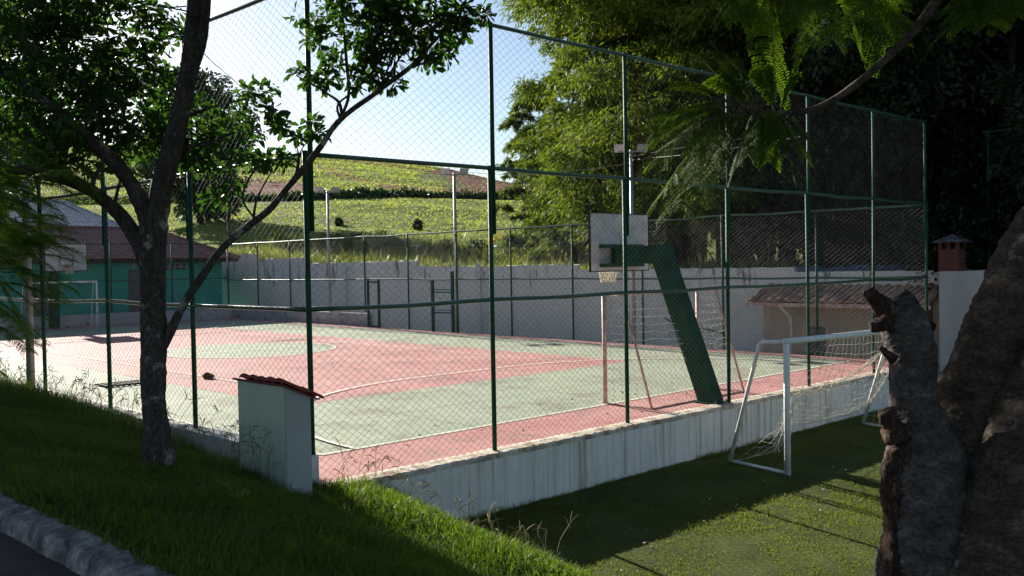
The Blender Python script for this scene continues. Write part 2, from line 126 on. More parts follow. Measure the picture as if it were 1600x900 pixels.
M = {}
M['green_paint'] = rough_mat('green_paint', (.011, .052, .029), (.020, .082, .044), 5, .6, .16, 0, .08)
M['wire'] = rough_mat('wire', (.10, .105, .10), (.20, .20, .195), 2, .7, .15, 0, .05)
M['white_paint'] = rough_mat('white_paint', (.62, .62, .60), (.80, .80, .78), 6, .5, .35, 0, .15)
M['pink_paint'] = rough_mat('pink_paint', (.40, .19, .17), (.66, .50, .46), 4, .55, .3, 0, .15, mscale=(1, 1, 2))
M['board_white'] = rough_mat('board_white', (.40, .40, .40), (.60, .60, .60), 3, .6, .3, 0, .1)
M['board_edge'] = rough_mat('board_edge', (.02, .02, .02), (.06, .04, .03), 8, .7)
M['grey_metal'] = rough_mat('grey_metal', (.24, .25, .25), (.36, .36, .36), 6, .45, .4, .4, .08)
M['concrete_pole'] = rough_mat('concrete_pole', (.20, .20, .19), (.33, .32, .30), 6, .85)
M['lamp_glass'] = rough_mat('lamp_glass', (.45, .5, .5), (.6, .64, .64), 3, .15, .6, .2, .02)
M['lamp_housing'] = rough_mat('lamp_housing', (.30, .24, .22), (.45, .38, .36), 5, .5, .4, .1)
M['rope'] = rough_mat('rope', (.45, .41, .32), (.66, .62, .52), 9, .9)
M['dark_wood'] = rough_mat('dark_wood', (.02, .017, .013), (.05, .04, .03), 8, .9)
M['orange_rim'] = rough_mat('orange_rim', (.30, .09, .03), (.42, .15, .05), 7, .6)
M['tile_red'] = rough_mat('tile_red', (.17, .052, .038), (.33, .12, .085), 6, .75, .25, 0, .35)
M['tile_cap'] = rough_mat('tile_cap', (.12, .025, .02), (.24, .07, .05), 9, .8, .2, 0, .3)
M['tile_teal'] = rough_mat('tile_teal', (.17, .060, .055), (.28, .11, .10), 2.5, .6, .3, 0, .3)
M['tile_grey'] = rough_mat('tile_grey', (.30, .29, .28), (.50, .49, .47), 3, .32, .6, 0, .3)
M['tile_brown'] = rough_mat('tile_brown', (.20, .11, .075), (.42, .28, .20), 2.2, .75, .25, 0, .35)
M['teal'] = rough_mat('teal', (.045, .33, .265), (.055, .38, .305), .8, .8, .2, 0, .15)
M['door_grey'] = rough_mat('door_grey', (.13, .11, .115), (.18, .15, .155), 4, .6)
M['glass_dark'] = rough_mat('glass_dark', (.02, .025, .03), (.05, .055, .06), 2, .12, .6)
M['mint'] = rough_mat('mint', (.44, .53, .41), (.50, .59, .46), 2, .85, .2, 0, .35, .006)
M['cream'] = rough_mat('cream', (.42, .31, .25), (.52, .40, .33), 1.2, .85, .2, 0, .015)
M['stone'] = rough_mat('stone', (.16, .16, .16), (.34, .33, .32), 2.2, .9, .2, 0, .5, .05)
M['earth_stone'] = rough_mat('earth_stone', (.14, .075, .05), (.26, .16, .11), 2.2, .9, .2, 0, .5, .05)
M['blue_plastic'] = rough_mat('blue_plastic', (.03, .13, .24), (.05, .20, .32), 3, .4)
M['tarp_blue'] = rough_mat('tarp_blue', (.05, .085, .16), (.10, .15, .24), 3, .5, .3, 0, .4)
M['cable'] = rough_mat('cable', (.02, .02, .02), (.05, .05, .05), 3, .6)
M['brown_stone'] = rough_mat('brown_stone', (.09, .04, .025), (.17, .08, .05), 8, .9)
M['petal'] = rough_mat('petal', (.55, .52, .40), (.75, .72, .62), 8, .8)
M['zinc'] = rough_mat('zinc', (.16, .16, .165), (.26, .26, .27), 5, .5, .4, .5, .1)

# bark
M['bark_near'] = bark_mat('bark_near', (.050, .042, .037), (.125, .108, .096), (.22, .20, .18), 14, 6, 1.0, .016, .56, .7)
M['bark_right'] = bark_mat('bark_right', (.042, .031, .024), (.125, .094, .073), (.26, .21, .17), 9, 17, 1.0, .018, .62)
M['bark_stub'] = bark_mat('bark_stub', (.050, .042, .038), (.135, .118, .105), (.25, .225, .20), 9, 15, 1.0, .015, .66)
M['rot_wood'] = bark_mat('rot_wood', (.03, .020, .015), (.13, .078, .055), (.30, .20, .14), 16, 6, 1.0, .03, .62, .6)
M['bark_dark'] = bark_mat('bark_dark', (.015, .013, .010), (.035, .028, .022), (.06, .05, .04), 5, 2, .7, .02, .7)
M['culm'] = bark_mat('culm', (.05, .05, .018), (.10, .085, .03), (.16, .12, .05), 5, .6, .4, .01, .7)
# leaves
M['leaf_near'] = leaf_mat('leaf_near', (.018, .048, .011), (.045, .098, .020), .32, (.9, 1.0, .4), .5, .2)
M['leaf_feather'] = leaf_mat('leaf_feather', (.058, .125, .018), (.120, .200, .028), .50, (1.0, 1.0, .35), .65, .1)
M['leaf_right'] = leaf_mat('leaf_right', (.034, .078, .010), (.080, .135, .014), .42, (1.0, 1.0, .35), .65, .08)
M['leaf_bamboo'] = leaf_mat('leaf_bamboo', (.036, .068, .010), (.115, .150, .020), .36, (1.0, 1.0, .4), .6, .12)
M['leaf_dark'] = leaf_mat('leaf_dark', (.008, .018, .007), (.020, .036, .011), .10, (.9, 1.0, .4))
M['leaf_hill'] = leaf_mat('leaf_hill', (.016, .040, .016), (.040, .075, .026), .15, (.9, 1.0, .4))
M['leaf_scrub'] = leaf_mat('leaf_scrub', (.070, .095, .024), (.150, .170, .042), .40, (1.0, 1.0, .5))
M['leaf_yellow'] = leaf_mat('leaf_yellow', (.15, .14, .02), (.35, .28, .04), .35, (1.0, 1.0, .5))
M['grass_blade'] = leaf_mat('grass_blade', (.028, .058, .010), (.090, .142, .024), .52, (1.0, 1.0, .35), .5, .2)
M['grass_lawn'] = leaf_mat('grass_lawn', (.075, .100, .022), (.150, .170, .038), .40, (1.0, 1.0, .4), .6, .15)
M['grass_hill'] = leaf_mat('grass_hill', (.115, .150, .032), (.240, .280, .075), .48, (1.0, 1.0, .6), .6, .15)
M['dry_stalk'] = leaf_mat('dry_stalk', (.14, .13, .07), (.34, .31, .20), .3, (1, 1, .8), .7, .1)

def m_court(name, ca, cb):
    m, nt, out = new_mat(name); c = ocoord(nt)
    f = noise(nt, c, .35, 8, .65); f2 = noise(nt, c, 5, 8, .75)
    mx = N(nt, 'ShaderNodeMath', operation='MULTIPLY_ADD'); L(nt, f2, mx.inputs[0]); mx.inputs[1].default_value = .55
    ml = N(nt, 'ShaderNodeMath', operation='MULTIPLY'); L(nt, f, ml.inputs[0]); ml.inputs[1].default_value = .55
    L(nt, ml.outputs[0], mx.inputs[2])
    col = ramp(nt, mx.outputs[0], [(.40, ca), (.66, cb)])
    # slab joints every few metres
    sp = N(nt, 'ShaderNodeSeparateXYZ'); L(nt, c, sp.inputs[0])
    def joint(o, step, off, w):
        a = N(nt, 'ShaderNodeMath', operation='ADD'); L(nt, o, a.inputs[0]); a.inputs[1].default_value = off
        q = N(nt, 'ShaderNodeMath', operation='PINGPONG'); L(nt, a.outputs[0], q.inputs[0]); q.inputs[1].default_value = step / 2
        l = N(nt, 'ShaderNodeMath', operation='LESS_THAN'); L(nt, q.outputs[0], l.inputs[0]); l.inputs[1].default_value = w
        return l.outputs[0]
    ax = N(nt, 'ShaderNodeMath', operation='MAXIMUM')
    L(nt, joint(sp.outputs[0], 3.9, .9, .009), ax.inputs[0]); L(nt, joint(sp.outputs[1], 4.2, 1.3, .009), ax.inputs[1])
    col = mix(nt, ax.outputs[0], col, (.05, .05, .04))
    # damp brown stain near the corner and some worn patches
    vm = N(nt, 'ShaderNodeVectorMath', operation='SUBTRACT'); L(nt, c, vm.inputs[0]); vm.inputs[1].default_value = (2.9, 2.35, 0)
    vs = N(nt, 'ShaderNodeVectorMath', operation='MULTIPLY'); L(nt, vm.outputs[0], vs.inputs[0]); vs.inputs[1].default_value = (.62, 1.5, 0)
    ln = N(nt, 'ShaderNodeVectorMath', operation='LENGTH'); L(nt, vs.outputs[0], ln.inputs[0])
    n3 = noise(nt, c, 2.3, 6, .7)
    sb = N(nt, 'ShaderNodeMath', operation='MULTIPLY_ADD'); L(nt, n3, sb.inputs[0]); sb.inputs[1].default_value = 1.6; L(nt, ln.outputs['Value'], sb.inputs[2])
    st = ramp(nt, sb.outputs[0], [(.0, .85), (1.0, .75)])
    stm = N(nt, 'ShaderNodeMapRange'); L(nt, sb.outputs[0], stm.inputs[0]); stm.inputs[1].default_value = 1.2; stm.inputs[2].default_value = 1.75
    stm.inputs[3].default_value = .8; stm.inputs[4].default_value = 0
    col = mix(nt, stm.outputs[0], col, (.14, .075, .05))
    n4 = noise(nt, c, 1.1, 8, .7)
    w = ramp(nt, n4, [(.55, 0.0), (.72, .5)])
    col = mix(nt, w, col, (.36, .31, .25))
    n5 = noise(nt, c, .55, 10, .8); col = mix(nt, ramp(nt, n5, [(.50, 0.0), (.63, .55)]), col, (.15, .12, .10))
    n6 = noise(nt, c, 16, 4, .6); col = mix(nt, ramp(nt, n6, [(.68, 0.0), (.74, .6)]), col, (.10, .08, .06))
    principled(nt, out, col, .75, .07, 0, f2, .12, .004); return m
M['court_green'] = m_court('court_green', (.235, .275, .20), (.335, .37, .28))
M['court_red'] = m_court('court_red', (.35, .15, .145), (.48, .265, .245))
M['line_paint'] = rough_mat('line_paint', (.44, .41, .35), (.68, .65, .58), 2.2, .65, .25, 0, .1, lo=.3, hi=.6)

def m_retaining():
    m, nt, out = new_mat('streaked_white'); c = ocoord(nt)
    f = noise(nt, c, 1, 6, .7, (9, 9, .35)); f2 = noise(nt, c, 1, 6, .7, (1.1, 1.1, .1)); g = noise(nt, c, 2, 8, .7)
    col = ramp(nt, g, [(.3, (.66, .65, .60)), (.7, (.78, .77, .72))])
    s1 = ramp(nt, f, [(.47, 0.0), (.70, .5)]); col = mix(nt, s1, col, (.42, .375, .31))
    pr = N(nt, 'ShaderNodeMath', operation='MULTIPLY'); L(nt, ramp(nt, f2, [(.44, 0.0), (.58, 1.0)]), pr.inputs[0]); L(nt, ramp(nt, f, [(.50, 0.0), (.62, .9)]), pr.inputs[1])
    col = mix(nt, pr.outputs[0], col, (.30, .20, .11))
    sp = N(nt, 'ShaderNodeSeparateXYZ'); L(nt, c, sp.inputs[0])
    b = noise(nt, c, 1, 7, .8, (5, 5, 1.8))
    ft = N(nt, 'ShaderNodeMapRange'); L(nt, sp.outputs[2], ft.inputs[0]); ft.inputs[1].default_value = -.95; ft.inputs[2].default_value = -.45
    ft.inputs[3].default_value = .22; ft.inputs[4].default_value = -.04
    ad = N(nt, 'ShaderNodeMath', operation='ADD'); L(nt, b, ad.inputs[0]); L(nt, ft.outputs[0], ad.inputs[1])
    col = mix(nt, ramp(nt, ad.outputs[0], [(.66, 0.0), (.74, .8)]), col, (.13, .125, .11))
    principled(nt, out, col, .85, .2, 0, g, .2, .01); return m
M['streaked_white'] = m_retaining()
def m_coping():
    m, nt, out = new_mat('stained_coping'); c = ocoord(nt)
    f = noise(nt, c, 3.2, 8, .75); g = noise(nt, c, 11, 6, .7)
    col = ramp(nt, f, [(.36, (.20, .13, .08)), (.47, (.46, .38, .29)), (.62, (.66, .61, .52))])
    col = mix(nt, ramp(nt, g, [(.58, 0.0), (.70, .8)]), col, (.10, .06, .035))
    principled(nt, out, col, .9, .2, 0, g, .4, .02); return m
M['coping'] = m_coping()
def m_blocks(name, base, dark, stain=.6, seed=0):
    m, nt, out = new_mat(name); c = ocoord(nt)
    sp = N(nt, 'ShaderNodeSeparateXYZ'); L(nt, c, sp.inputs[0])
    cb = N(nt, 'ShaderNodeCombineXYZ'); L(nt, sp.outputs[1], cb.inputs[0]); L(nt, sp.outputs[2], cb.inputs[1])
    br = N(nt, 'ShaderNodeTexBrick'); L(nt, cb.outputs[0], br.inputs[0])
    br.inputs['Scale'].default_value = 1; br.inputs['Brick Width'].default_value = .42; br.inputs['Row Height'].default_value = .21
    br.inputs['Mortar Size'].default_value = .008; br.inputs['Color1'].default_value = (*base, 1)
    br.inputs['Color2'].default_value = (*[v * .94 for v in base], 1); br.inputs['Mortar'].default_value = (*[v * .80 for v in base], 1)
    g = noise(nt, c, .8, 8, .7); col = mix(nt, ramp(nt, g, [(.45, 0.0), (.75, .5)]), br.outputs[0], dark)
    v = noise(nt, c, 1, 8, .7, (2.5, 2.5, .5)); h = N(nt, 'ShaderNodeMapRange'); L(nt, sp.outputs[2], h.inputs[0])
    h.inputs[1].default_value = 1.6; h.inputs[2].default_value = 3.2; h.inputs[3].default_value = -.12; h.inputs[4].default_value = .10
    ad = N(nt, 'ShaderNodeMath', operation='ADD'); L(nt, v, ad.inputs[0]); L(nt, h.outputs[0], ad.inputs[1])
    col = mix(nt, ramp(nt, ad.outputs[0], [(stain, 0.0), (stain + .08, .85)]), col, (.07, .06, .06))
    principled(nt, out, col, .9, .15, 0, br.outputs['Fac'], -.02, .004); return m
M['blocks'] = m_blocks('white_blocks', (.68, .665, .66), (.54, .525, .515), .65)
M['endwall'] = rough_mat('endwall', (.42, .41, .40), (.58, .57, .56), 1.4, .9, .15, 0, .2)
def m_endwall():
    m, nt, out = new_mat('flaking_white'); c = ocoord(nt)
    g = noise(nt, c, 1.5, 6, .6); col = ramp(nt, g, [(.35, (.34, .33, .335)), (.65, (.44, .43, .435))])
    v = noise(nt, c, 1, 6, .75, (1.8, 1.8, 3.0))
    col = mix(nt, ramp(nt, v, [(.60, 0.0), (.64, .9)]), col, (.09, .085, .085))
    principled(nt, out, col, .9, .15, 0, g, .05, .01); return m
M['flaking'] = m_endwall()
def m_brick():
    m, nt, out = new_mat('red_brick'); c = ocoord(nt)
    sp = N(nt, 'ShaderNodeSeparateXYZ'); L(nt, c, sp.inputs[0])
    a = N(nt, 'ShaderNodeMath', operation='ADD'); L(nt, sp.outputs[0], a.inputs[0]); L(nt, sp.outputs[1], a.inputs[1])
    cb = N(nt, 'ShaderNodeCombineXYZ'); L(nt, a.outputs[0], cb.inputs[0]); L(nt, sp.outputs[2], cb.inputs[1])
    br = N(nt, 'ShaderNodeTexBrick'); L(nt, cb.outputs[0], br.inputs[0]); br.inputs['Scale'].default_value = 1
    br.inputs['Brick Width'].default_value = .22; br.inputs['Row Height'].default_value = .075; br.inputs['Mortar Size'].default_value = .008
    br.inputs['Color1'].default_value = (.15, .048, .038, 1); br.inputs['Color2'].default_value = (.11, .036, .03, 1); br.inputs['Mortar'].default_value = (.12, .08, .07, 1)
    principled(nt, out, br.outputs[0], .9, .15, 0, br.outputs['Fac'], -.4, .01); return m
M['brick'] = m_brick()
def m_kerb():
    m, nt, out = new_mat('whitewashed_kerb'); c = ocoord(nt)
    f = noise(nt, c, 5, 10, .75); g = noise(nt, c, 1, 8, .7, (14, 2.5, 10))
    col = ramp(nt, f, [(.34, (.05, .045, .045)), (.48, (.17, .16, .16)), (.68, (.42, .40, .39))])
    col = mix(nt, ramp(nt, g, [(.60, 0.0), (.70, .8)]), col, (.06, .055, .05))
    principled(nt, out, col, .95, .15, 0, f, .6, .03); return m
M['kerb'] = m_kerb()
M['asphalt'] = rough_mat('asphalt', (.030, .030, .031), (.055, .053, .052), 4, .9, .2, 0, .5, .01, 90)
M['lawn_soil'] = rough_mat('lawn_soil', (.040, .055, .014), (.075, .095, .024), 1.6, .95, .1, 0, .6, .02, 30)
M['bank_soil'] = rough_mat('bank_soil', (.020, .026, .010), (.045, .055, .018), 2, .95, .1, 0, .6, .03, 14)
M['far_soil'] = rough_mat('far_soil', (.03, .04, .014), (.06, .065, .025), .2, .95, .1)
def m_hill():
    m, nt, out = new_mat('hill_grass_ground'); c = ocoord(nt)
    f = noise(nt, c, .35, 10, .72); g = noise(nt, c, 2.2, 8, .75, (1, 1, 3))
    mx = N(nt, 'ShaderNodeMath', operation='MULTIPLY_ADD'); L(nt, g, mx.inputs[0]); mx.inputs[1].default_value = .6
    ml = N(nt, 'ShaderNodeMath', operation='MULTIPLY'); L(nt, f, ml.inputs[0]); ml.inputs[1].default_value = .5; L(nt, ml.outputs[0], mx.inputs[2])
    col = ramp(nt, mx.outputs[0], [(.36, (.050, .078, .018)), (.52, (.125, .160, .034)), (.70, (.215, .235, .065))])
    at = N(nt, 'ShaderNodeAttribute', attribute_name='soil')
    so = ramp(nt, g, [(.3, (.13, .055, .035)), (.7, (.24, .115, .075))])
    ed = N(nt, 'ShaderNodeMath', operation='MULTIPLY_ADD'); L(nt, g, ed.inputs[0]); ed.inputs[1].default_value = .8; ed.inputs[2].default_value = -.4
    ad = N(nt, 'ShaderNodeMath', operation='ADD'); L(nt, at.outputs['Fac'], ad.inputs[0]); L(nt, ed.outputs[0], ad.inputs[1])
    col = mix(nt, ramp(nt, ad.outputs[0], [(.40, 0.0), (.60, 1.0)]), col, so)
    principled(nt, out, col, .95, .1, 0, mx.outputs[0], 1.0, .5); return m
M['hill'] = m_hill()
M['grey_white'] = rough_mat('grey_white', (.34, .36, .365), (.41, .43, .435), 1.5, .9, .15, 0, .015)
M['rust_green'] = rough_mat('rust_green', (.010, .046, .026), (.019, .075, .040), 4, .7, .15, 0, .25)
def _rusty():
    m, nt, out = new_mat('chipped_green'); c = ocoord(nt); f = noise(nt, c, 3, 8, .7); g = noise(nt, c, 5, 10, .8, (1, 1, .45))
    col = ramp(nt, f, [(.35, (.010, .045, .026)), (.65, (.019, .075, .042))]); col = mix(nt, ramp(nt, g, [(.60, 0.0), (.66, .85)]), col, (.085, .045, .025))
    principled(nt, out, col, .75, .15, 0, g, .3, .005); return m
M['chipped_green'] = _rusty()
M['rail_paint'] = rough_mat('rail_paint', (.011, .052, .029), (.020, .082, .044), 5, .33, .6, 0, .05)
M['low_cream'] = rough_mat('low_cream', (.46, .43, .38), (.62, .60, .55), 2.0, .9, .15, 0, .15)
def _mint():
    m, nt, out = new_mat('weathered_mint'); c = ocoord(nt); f = noise(nt, c, 2, 6, .6); g = noise(nt, c, 1, 8, .75, (5, 5, 1.6)); sp = N(nt, 'ShaderNodeSeparateXYZ'); L(nt, c, sp.inputs[0])
    col = ramp(nt, f, [(.35, (.42, .51, .39)), (.65, (.49, .58, .45))])
    h = N(nt, 'ShaderNodeMapRange'); L(nt, sp.outputs[2], h.inputs[0]); h.inputs[1].default_value = .0; h.inputs[2].default_value = .75; h.inputs[3].default_value = .16; h.inputs[4].default_value = -.05
    a = N(nt, 'ShaderNodeMath', operation='ADD'); L(nt, g, a.inputs[0]); L(nt, h.outputs[0], a.inputs[1])
    col = mix(nt, ramp(nt, a.outputs[0], [(.56, 0.0), (.72, .75)]), col, (.20, .19, .12))
    principled(nt, out, col, .9, .15, 0, g, .35, .008); return m
M['mint'] = _mint()
# ------------------------------------------------------------------ mesh helpers
WLOC = {}
def raw_mesh(name, verts, facegroups, mat, parent=None, smooth=False, org=None):
    """verts (n,3) world coordinates; facegroups: list of (m,k) index arrays"""
    V = np.asarray(verts, dtype=np.float64).reshape(-1, 3)
    o3 = np.array(WLOC.get(parent.name, (0, 0, 0)) if parent is not None else (org or (0, 0, 0)), dtype=float)
    V = V - o3
    me = bpy.data.meshes.new(name); me.vertices.add(len(V)); me.vertices.foreach_set('co', V.astype(np.float32).ravel())
    gs = [np.asarray(g, dtype=np.int32) for g in facegroups if len(g)]
    loops = np.concatenate([g.ravel() for g in gs]); tot = np.concatenate([np.full(len(g), g.shape[1], np.int32) for g in gs])
    st = np.concatenate([[0], np.cumsum(tot)[:-1]]).astype(np.int32)
    me.loops.add(len(loops)); me.loops.foreach_set('vertex_index', loops)
    me.polygons.add(len(tot)); me.polygons.foreach_set('loop_start', st); me.polygons.foreach_set('loop_total', tot)
    me.polygons.foreach_set('use_smooth', np.full(len(tot), bool(smooth)))
    me.update(calc_edges=True); me.validate()
    ob = bpy.data.objects.new(name, me); COL.objects.link(ob)
    if mat: me.materials.append(mat)
    if parent is not None:
        ob.parent = parent; WLOC[ob.name] = tuple(o3)
    else:
        ob.location = o3; WLOC[ob.name] = tuple(o3)
    return ob

class MB:
    def __init__(s): s.v = []; s.q = []; s.t = []; s.n = 0; s.big = {}
    def add(s, v, faces):
        s.v.append(np.asarray(v, float).reshape(-1, 3))
        for f in faces: s.big.setdefault(len(f), []).append([i + s.n for i in f])
        s.n += len(s.v[-1]); return s
    def hexa(s, p):  # 8 points: bottom 4 ccw, top 4 ccw
        return s.add(p, [(3, 2, 1, 0), (4, 5, 6, 7), (0, 1, 5, 4), (1, 2, 6, 5), (2, 3, 7, 6), (3, 0, 4, 7)])
    def box(s, x0, y0, z0, x1, y1, z1):
        return s.hexa([(x0, y0, z0), (x1, y0, z0), (x1, y1, z0), (x0, y1, z0), (x0, y0, z1), (x1, y0, z1), (x1, y1, z1), (x0, y1, z1)])
    def tube(s, pts, rad, n=8, cap=True):
        P = np.asarray(pts, float)[:, :3]; k = len(P)
        R = np.full(k, rad, float) if np.isscalar(rad) else np.asarray(rad, float)
        T = np.gradient(P, axis=0); T /= np.linalg.norm(T, axis=1)[:, None] + 1e-9
        ref = np.array([0, 0, 1.0]) if abs(T[0][2]) < .9 else np.array([1.0, 0, 0])
        u = np.cross(T[0], ref); u /= np.linalg.norm(u); vs = []
        a = np.arange(n) * 2 * np.pi / n
        for i in range(k):
            u = u - T[i] * (u @ T[i]); u /= np.linalg.norm(u) + 1e-9; w = np.cross(T[i], u)
            vs.append(P[i] + R[i] * (np.cos(a)[:, None] * u + np.sin(a)[:, None] * w))
        f = []
        for i in range(k - 1):
            for j in range(n):
                j2 = (j + 1) % n; f.append((i * n + j, i * n + j2, (i + 1) * n + j2, (i + 1) * n + j))
        if cap: f.append(tuple(range(n - 1, -1, -1))); f.append(tuple((k - 1) * n + j for j in range(n)))
        return s.add(np.concatenate(vs), f)
    def rod(s, a, b, r, n=8): return s.tube([a, b], r, n)
    def build(s, name, mat, parent=None, smooth=False, org=None):
        return raw_mesh(name, np.concatenate(s.v), list(s.big.values()), M[mat] if isinstance(mat, str) else mat, parent, smooth, org)

def tag(o, label=None, cat=None, group=None, kind=None):
    if label: o['label'] = label
    if cat: o['category'] = cat
    if group: o['group'] = group
    if kind: o['kind'] = kind
    return o
def thing(name, loc, label, cat, group=None):
    o = bpy.data.objects.new(name, None); COL.objects.link(o); o.location = loc; o.empty_display_size = .2
    WLOC[o.name] = tuple(loc); return tag(o, label, cat, group)
def struct(o): o['kind'] = 'structure'; return o
def stuff(o): o['kind'] = 'stuff'; return o
def copy_tree(o, loc, rz, sc_, label=None):
    c = o.copy(); COL.objects.link(c); c.location = loc; c.rotation_euler = (0, 0, rz); c.scale = (sc_,) * 3
    for ch in list(o.children):
        d = ch.copy(); COL.objects.link(d); d.parent = c
        for g in list(ch.children):
            e = g.copy(); COL.objects.link(e); e.parent = d
    if label: c['label'] = label
    return c
def spline(P, m=6):
    P = np.asarray(P, float); out = []
    Q = np.vstack([2 * P[0] - P[1], P, 2 * P[-1] - P[-2]])
    for i in range(1, len(Q) - 2):
        for t in np.arange(m) / m:
            a, b, c, d = Q[i - 1], Q[i], Q[i + 1], Q[i + 2]
            out.append(.5 * (2 * b + (c - a) * t + (2 * a - 5 * b + 4 * c - d) * t * t + (3 * b - a - 3 * c + d) * t ** 3))
    out.append(P[-1]); return np.array(out)
def wood(mb, path4, m=6, n=12, wob=.0, rr=.06, seed=0):
    """tapered limb with an uneven outline"""
    Q = spline(path4, m); r_ = np.random.default_rng(seed)
    R = np.maximum(Q[:, 3], .0015)
    base = mb.n
    mb.tube(Q[:, :3], R, n)
    V = mb.v[-1]; k = len(Q)
    ph = r_.uniform(0, 6.28, 4); a = np.tile(np.arange(n) * 2 * np.pi / n, k); s = np.repeat(np.arange(k), n) * .8 * 8 / m
    d = rr * (np.sin(2 * a + ph[0] + s * .35) + .7 * np.sin(3 * a + ph[1] - s * .5) + .5 * np.sin(5 * a + ph[2] + s * .9)) + rr * .5 * r_.normal(size=len(a))
    c = np.repeat(Q[:, :3], n, axis=0); mb.v[-1] = c + (V - c) * (1 + d)[:, None]; mb.gn = n; mb.gc = Q[:, :3]
    return mb
def gnarl(mb, amp=.012):
    """push the last limb's surface in and out along its own bark pattern (wrinkles across, furrows along)"""
    from mathutils import noise as mn
    V = mb.v[-1]; c = V.mean(0)
    for i, p in enumerate(V):
        a = Vector((p[0] * 9, p[1] * 9, p[2] * 22)); b = Vector((p[0] * 22 + 5, p[1] * 22, p[2] * 6)); e = Vector((p[0] * 5, p[1] * 5 + 9, p[2] * 4))
        q = .6 * mn.noise(a) + .5 * mn.noise(b) + 1.2 * mn.noise(e) + .35 * mn.noise(a * 2.7)
        k = int(i // mb.gn); ctr = mb.gc[k]; d = p - ctr; V[i] = ctr + d * (1 + amp * q / max(.03, np.linalg.norm(d)))
    return mb
def unit(v): return v / (np.linalg.norm(v, axis=-1, keepdims=True) + 1e-9)

def leaf_mesh(name, P, D, Nn, Ln, W, mat, parent, shape='rhomb', fold=.15, org=None):
    """one small face set per leaf: base P, direction D, facing Nn, length, width"""
    D = unit(D); S = unit(np.cross(D, Nn)); Nn = unit(np.cross(S, D)); n = len(P)
    Ln = np.broadcast_to(Ln, (n,))[:, None]; W = np.broadcast_to(W, (n,))[:, None]
    i = np.arange(n)[:, None]
    if shape == 'rhomb':
        V = np.stack([P, P + D * Ln * .45 + S * W * .5 + Nn * W * fold, P + D * Ln, P + D * Ln * .45 - S * W * .5 + Nn * W * fold], 1)
        F = [i * 4 + np.array([0, 1, 2, 3])]
    else:  # obovate, folded along the midrib
        V = np.stack([P, P + D * Ln * .35 + S * W * .32 + Nn * W * fold, P + D * Ln * .72 + S * W * .5 + Nn * W * fold * 1.4, P + D * Ln - Nn * Ln * .08,
                      P + D * Ln * .72 - S * W * .5 + Nn * W * fold * 1.4, P + D * Ln * .35 - S * W * .32 + Nn * W * fold], 1)
        F = [np.concatenate([i * 6 + np.array([0, 1, 2, 3]), i * 6 + np.array([0, 3, 4, 5])])]
    return raw_mesh(name, V.reshape(-1, 3), F, M[mat], parent, org=org)
def rdir(n, r_=rng): return unit(r_.normal(size=(n, 3)))

# ------------------------------------------------------------------ terrain
def cz(y): return .005 * y                                   # the court rises slightly towards its far end
H0X = np.array([-12, -5, -1.6, 0, 2.4, 6, 10, 60.]); H0Z = np.array([-.62, -.56, -.20, .06, .05, .24, .30, .36])
def bank_z(X, Y):
    h0 = np.interp(Y, H0X, H0Z)
    zc = .97 + 0 * X; zm = np.interp(Y, [-14, -6, -2, 1], [.28, .36, .58, .66])
    a = np.clip((X + 4) / 1.9, 0, 1); z1 = zc + (zm - zc) * a
    b = np.clip((X + 2.1) / 2.1, 0, 1); b = b * b * (3 - 2 * b) * .5 + b * .5
    z = np.where(X < -2.1, z1, zm + (h0 - zm) * b)
    c = np.clip(X / 1.6, 0, 1); lz = lawn_z(X, Y)
    z = np.where(X > 0, h0 + (lz - .04 - h0) * c ** 2.8, z)
    return z
def lawn_z(X, Y): return -.80 - .045 * np.clip(-Y, 0, 6)
def grid(name, xs, ys, zf, mat, nz=.0, seed=1):
    X, Y = np.meshgrid(xs, ys, indexing='ij'); Z = zf(X, Y)
    if nz: Z = Z + np.random.default_rng(seed).normal(size=Z.shape) * nz
    nx, ny = X.shape; i = np.arange(nx * ny).reshape(nx, ny)
    F = np.stack([i[:-1, :-1], i[1:, :-1], i[1:, 1:], i[:-1, 1:]], -1).reshape(-1, 4)
    return raw_mesh(name, np.stack([X, Y, Z], -1).reshape(-1, 3), [F], M[mat], None, True)

struct(grid('ground', np.linspace(-2500, 2500, 21), np.linspace(-2500, 2500, 21), lambda x, y: 0 * x - 1.7, 'far_soil'))
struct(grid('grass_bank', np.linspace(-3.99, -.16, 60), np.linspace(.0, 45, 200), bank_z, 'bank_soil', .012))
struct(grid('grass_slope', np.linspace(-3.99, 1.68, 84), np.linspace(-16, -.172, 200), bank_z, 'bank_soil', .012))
struct(grid('lawn', np.linspace(1.30, 32, 160), np.linspace(-22, -.172, 120), lawn_z, 'lawn_soil', .006))
struct(grid('road', np.linspace(-40, -4.17, 12), np.linspace(-40, 80, 30), lambda x, y: .84 + 0 * x, 'asphalt'))
# kerb: rough whitewashed kerbstones
ks = []
ys = np.arange(-9, 45, .03); prof = [(-4.20, .60), (-4.185, .90), (-4.15, .965), (-4.02, .985), (-3.96, .96), (-3.95, .60)]
r_ = np.random.default_rng(3)
V = np.zeros((len(ys), len(prof), 3)); wob = np.convolve(r_.normal(size=len(ys) + 8), np.ones(9) / 9, 'valid')
for j, (px, pz) in enumerate(prof):
    V[:, j, 0] = px + .012 * wob + r_.normal(size=len(ys)) * .006; V[:, j, 1] = ys
    V[:, j, 2] = pz + (.012 * wob + r_.normal(size=len(ys)) * .007 if pz > .7 else 0)
    jt = (np.abs((ys % .8) - .4) > .385); V[jt, j, 2] -= .012 if pz > .7 else 0
i = np.arange(V.shape[0] * len(prof)).reshape(-1, len(prof))
F = np.stack([i[:-1, :-1], i[:-1, 1:], i[1:, 1:], i[1:, :-1]], -1).reshape(-1, 4)
struct(raw_mesh('kerb', V.reshape(-1, 3), [F], M['kerb'], None, False))

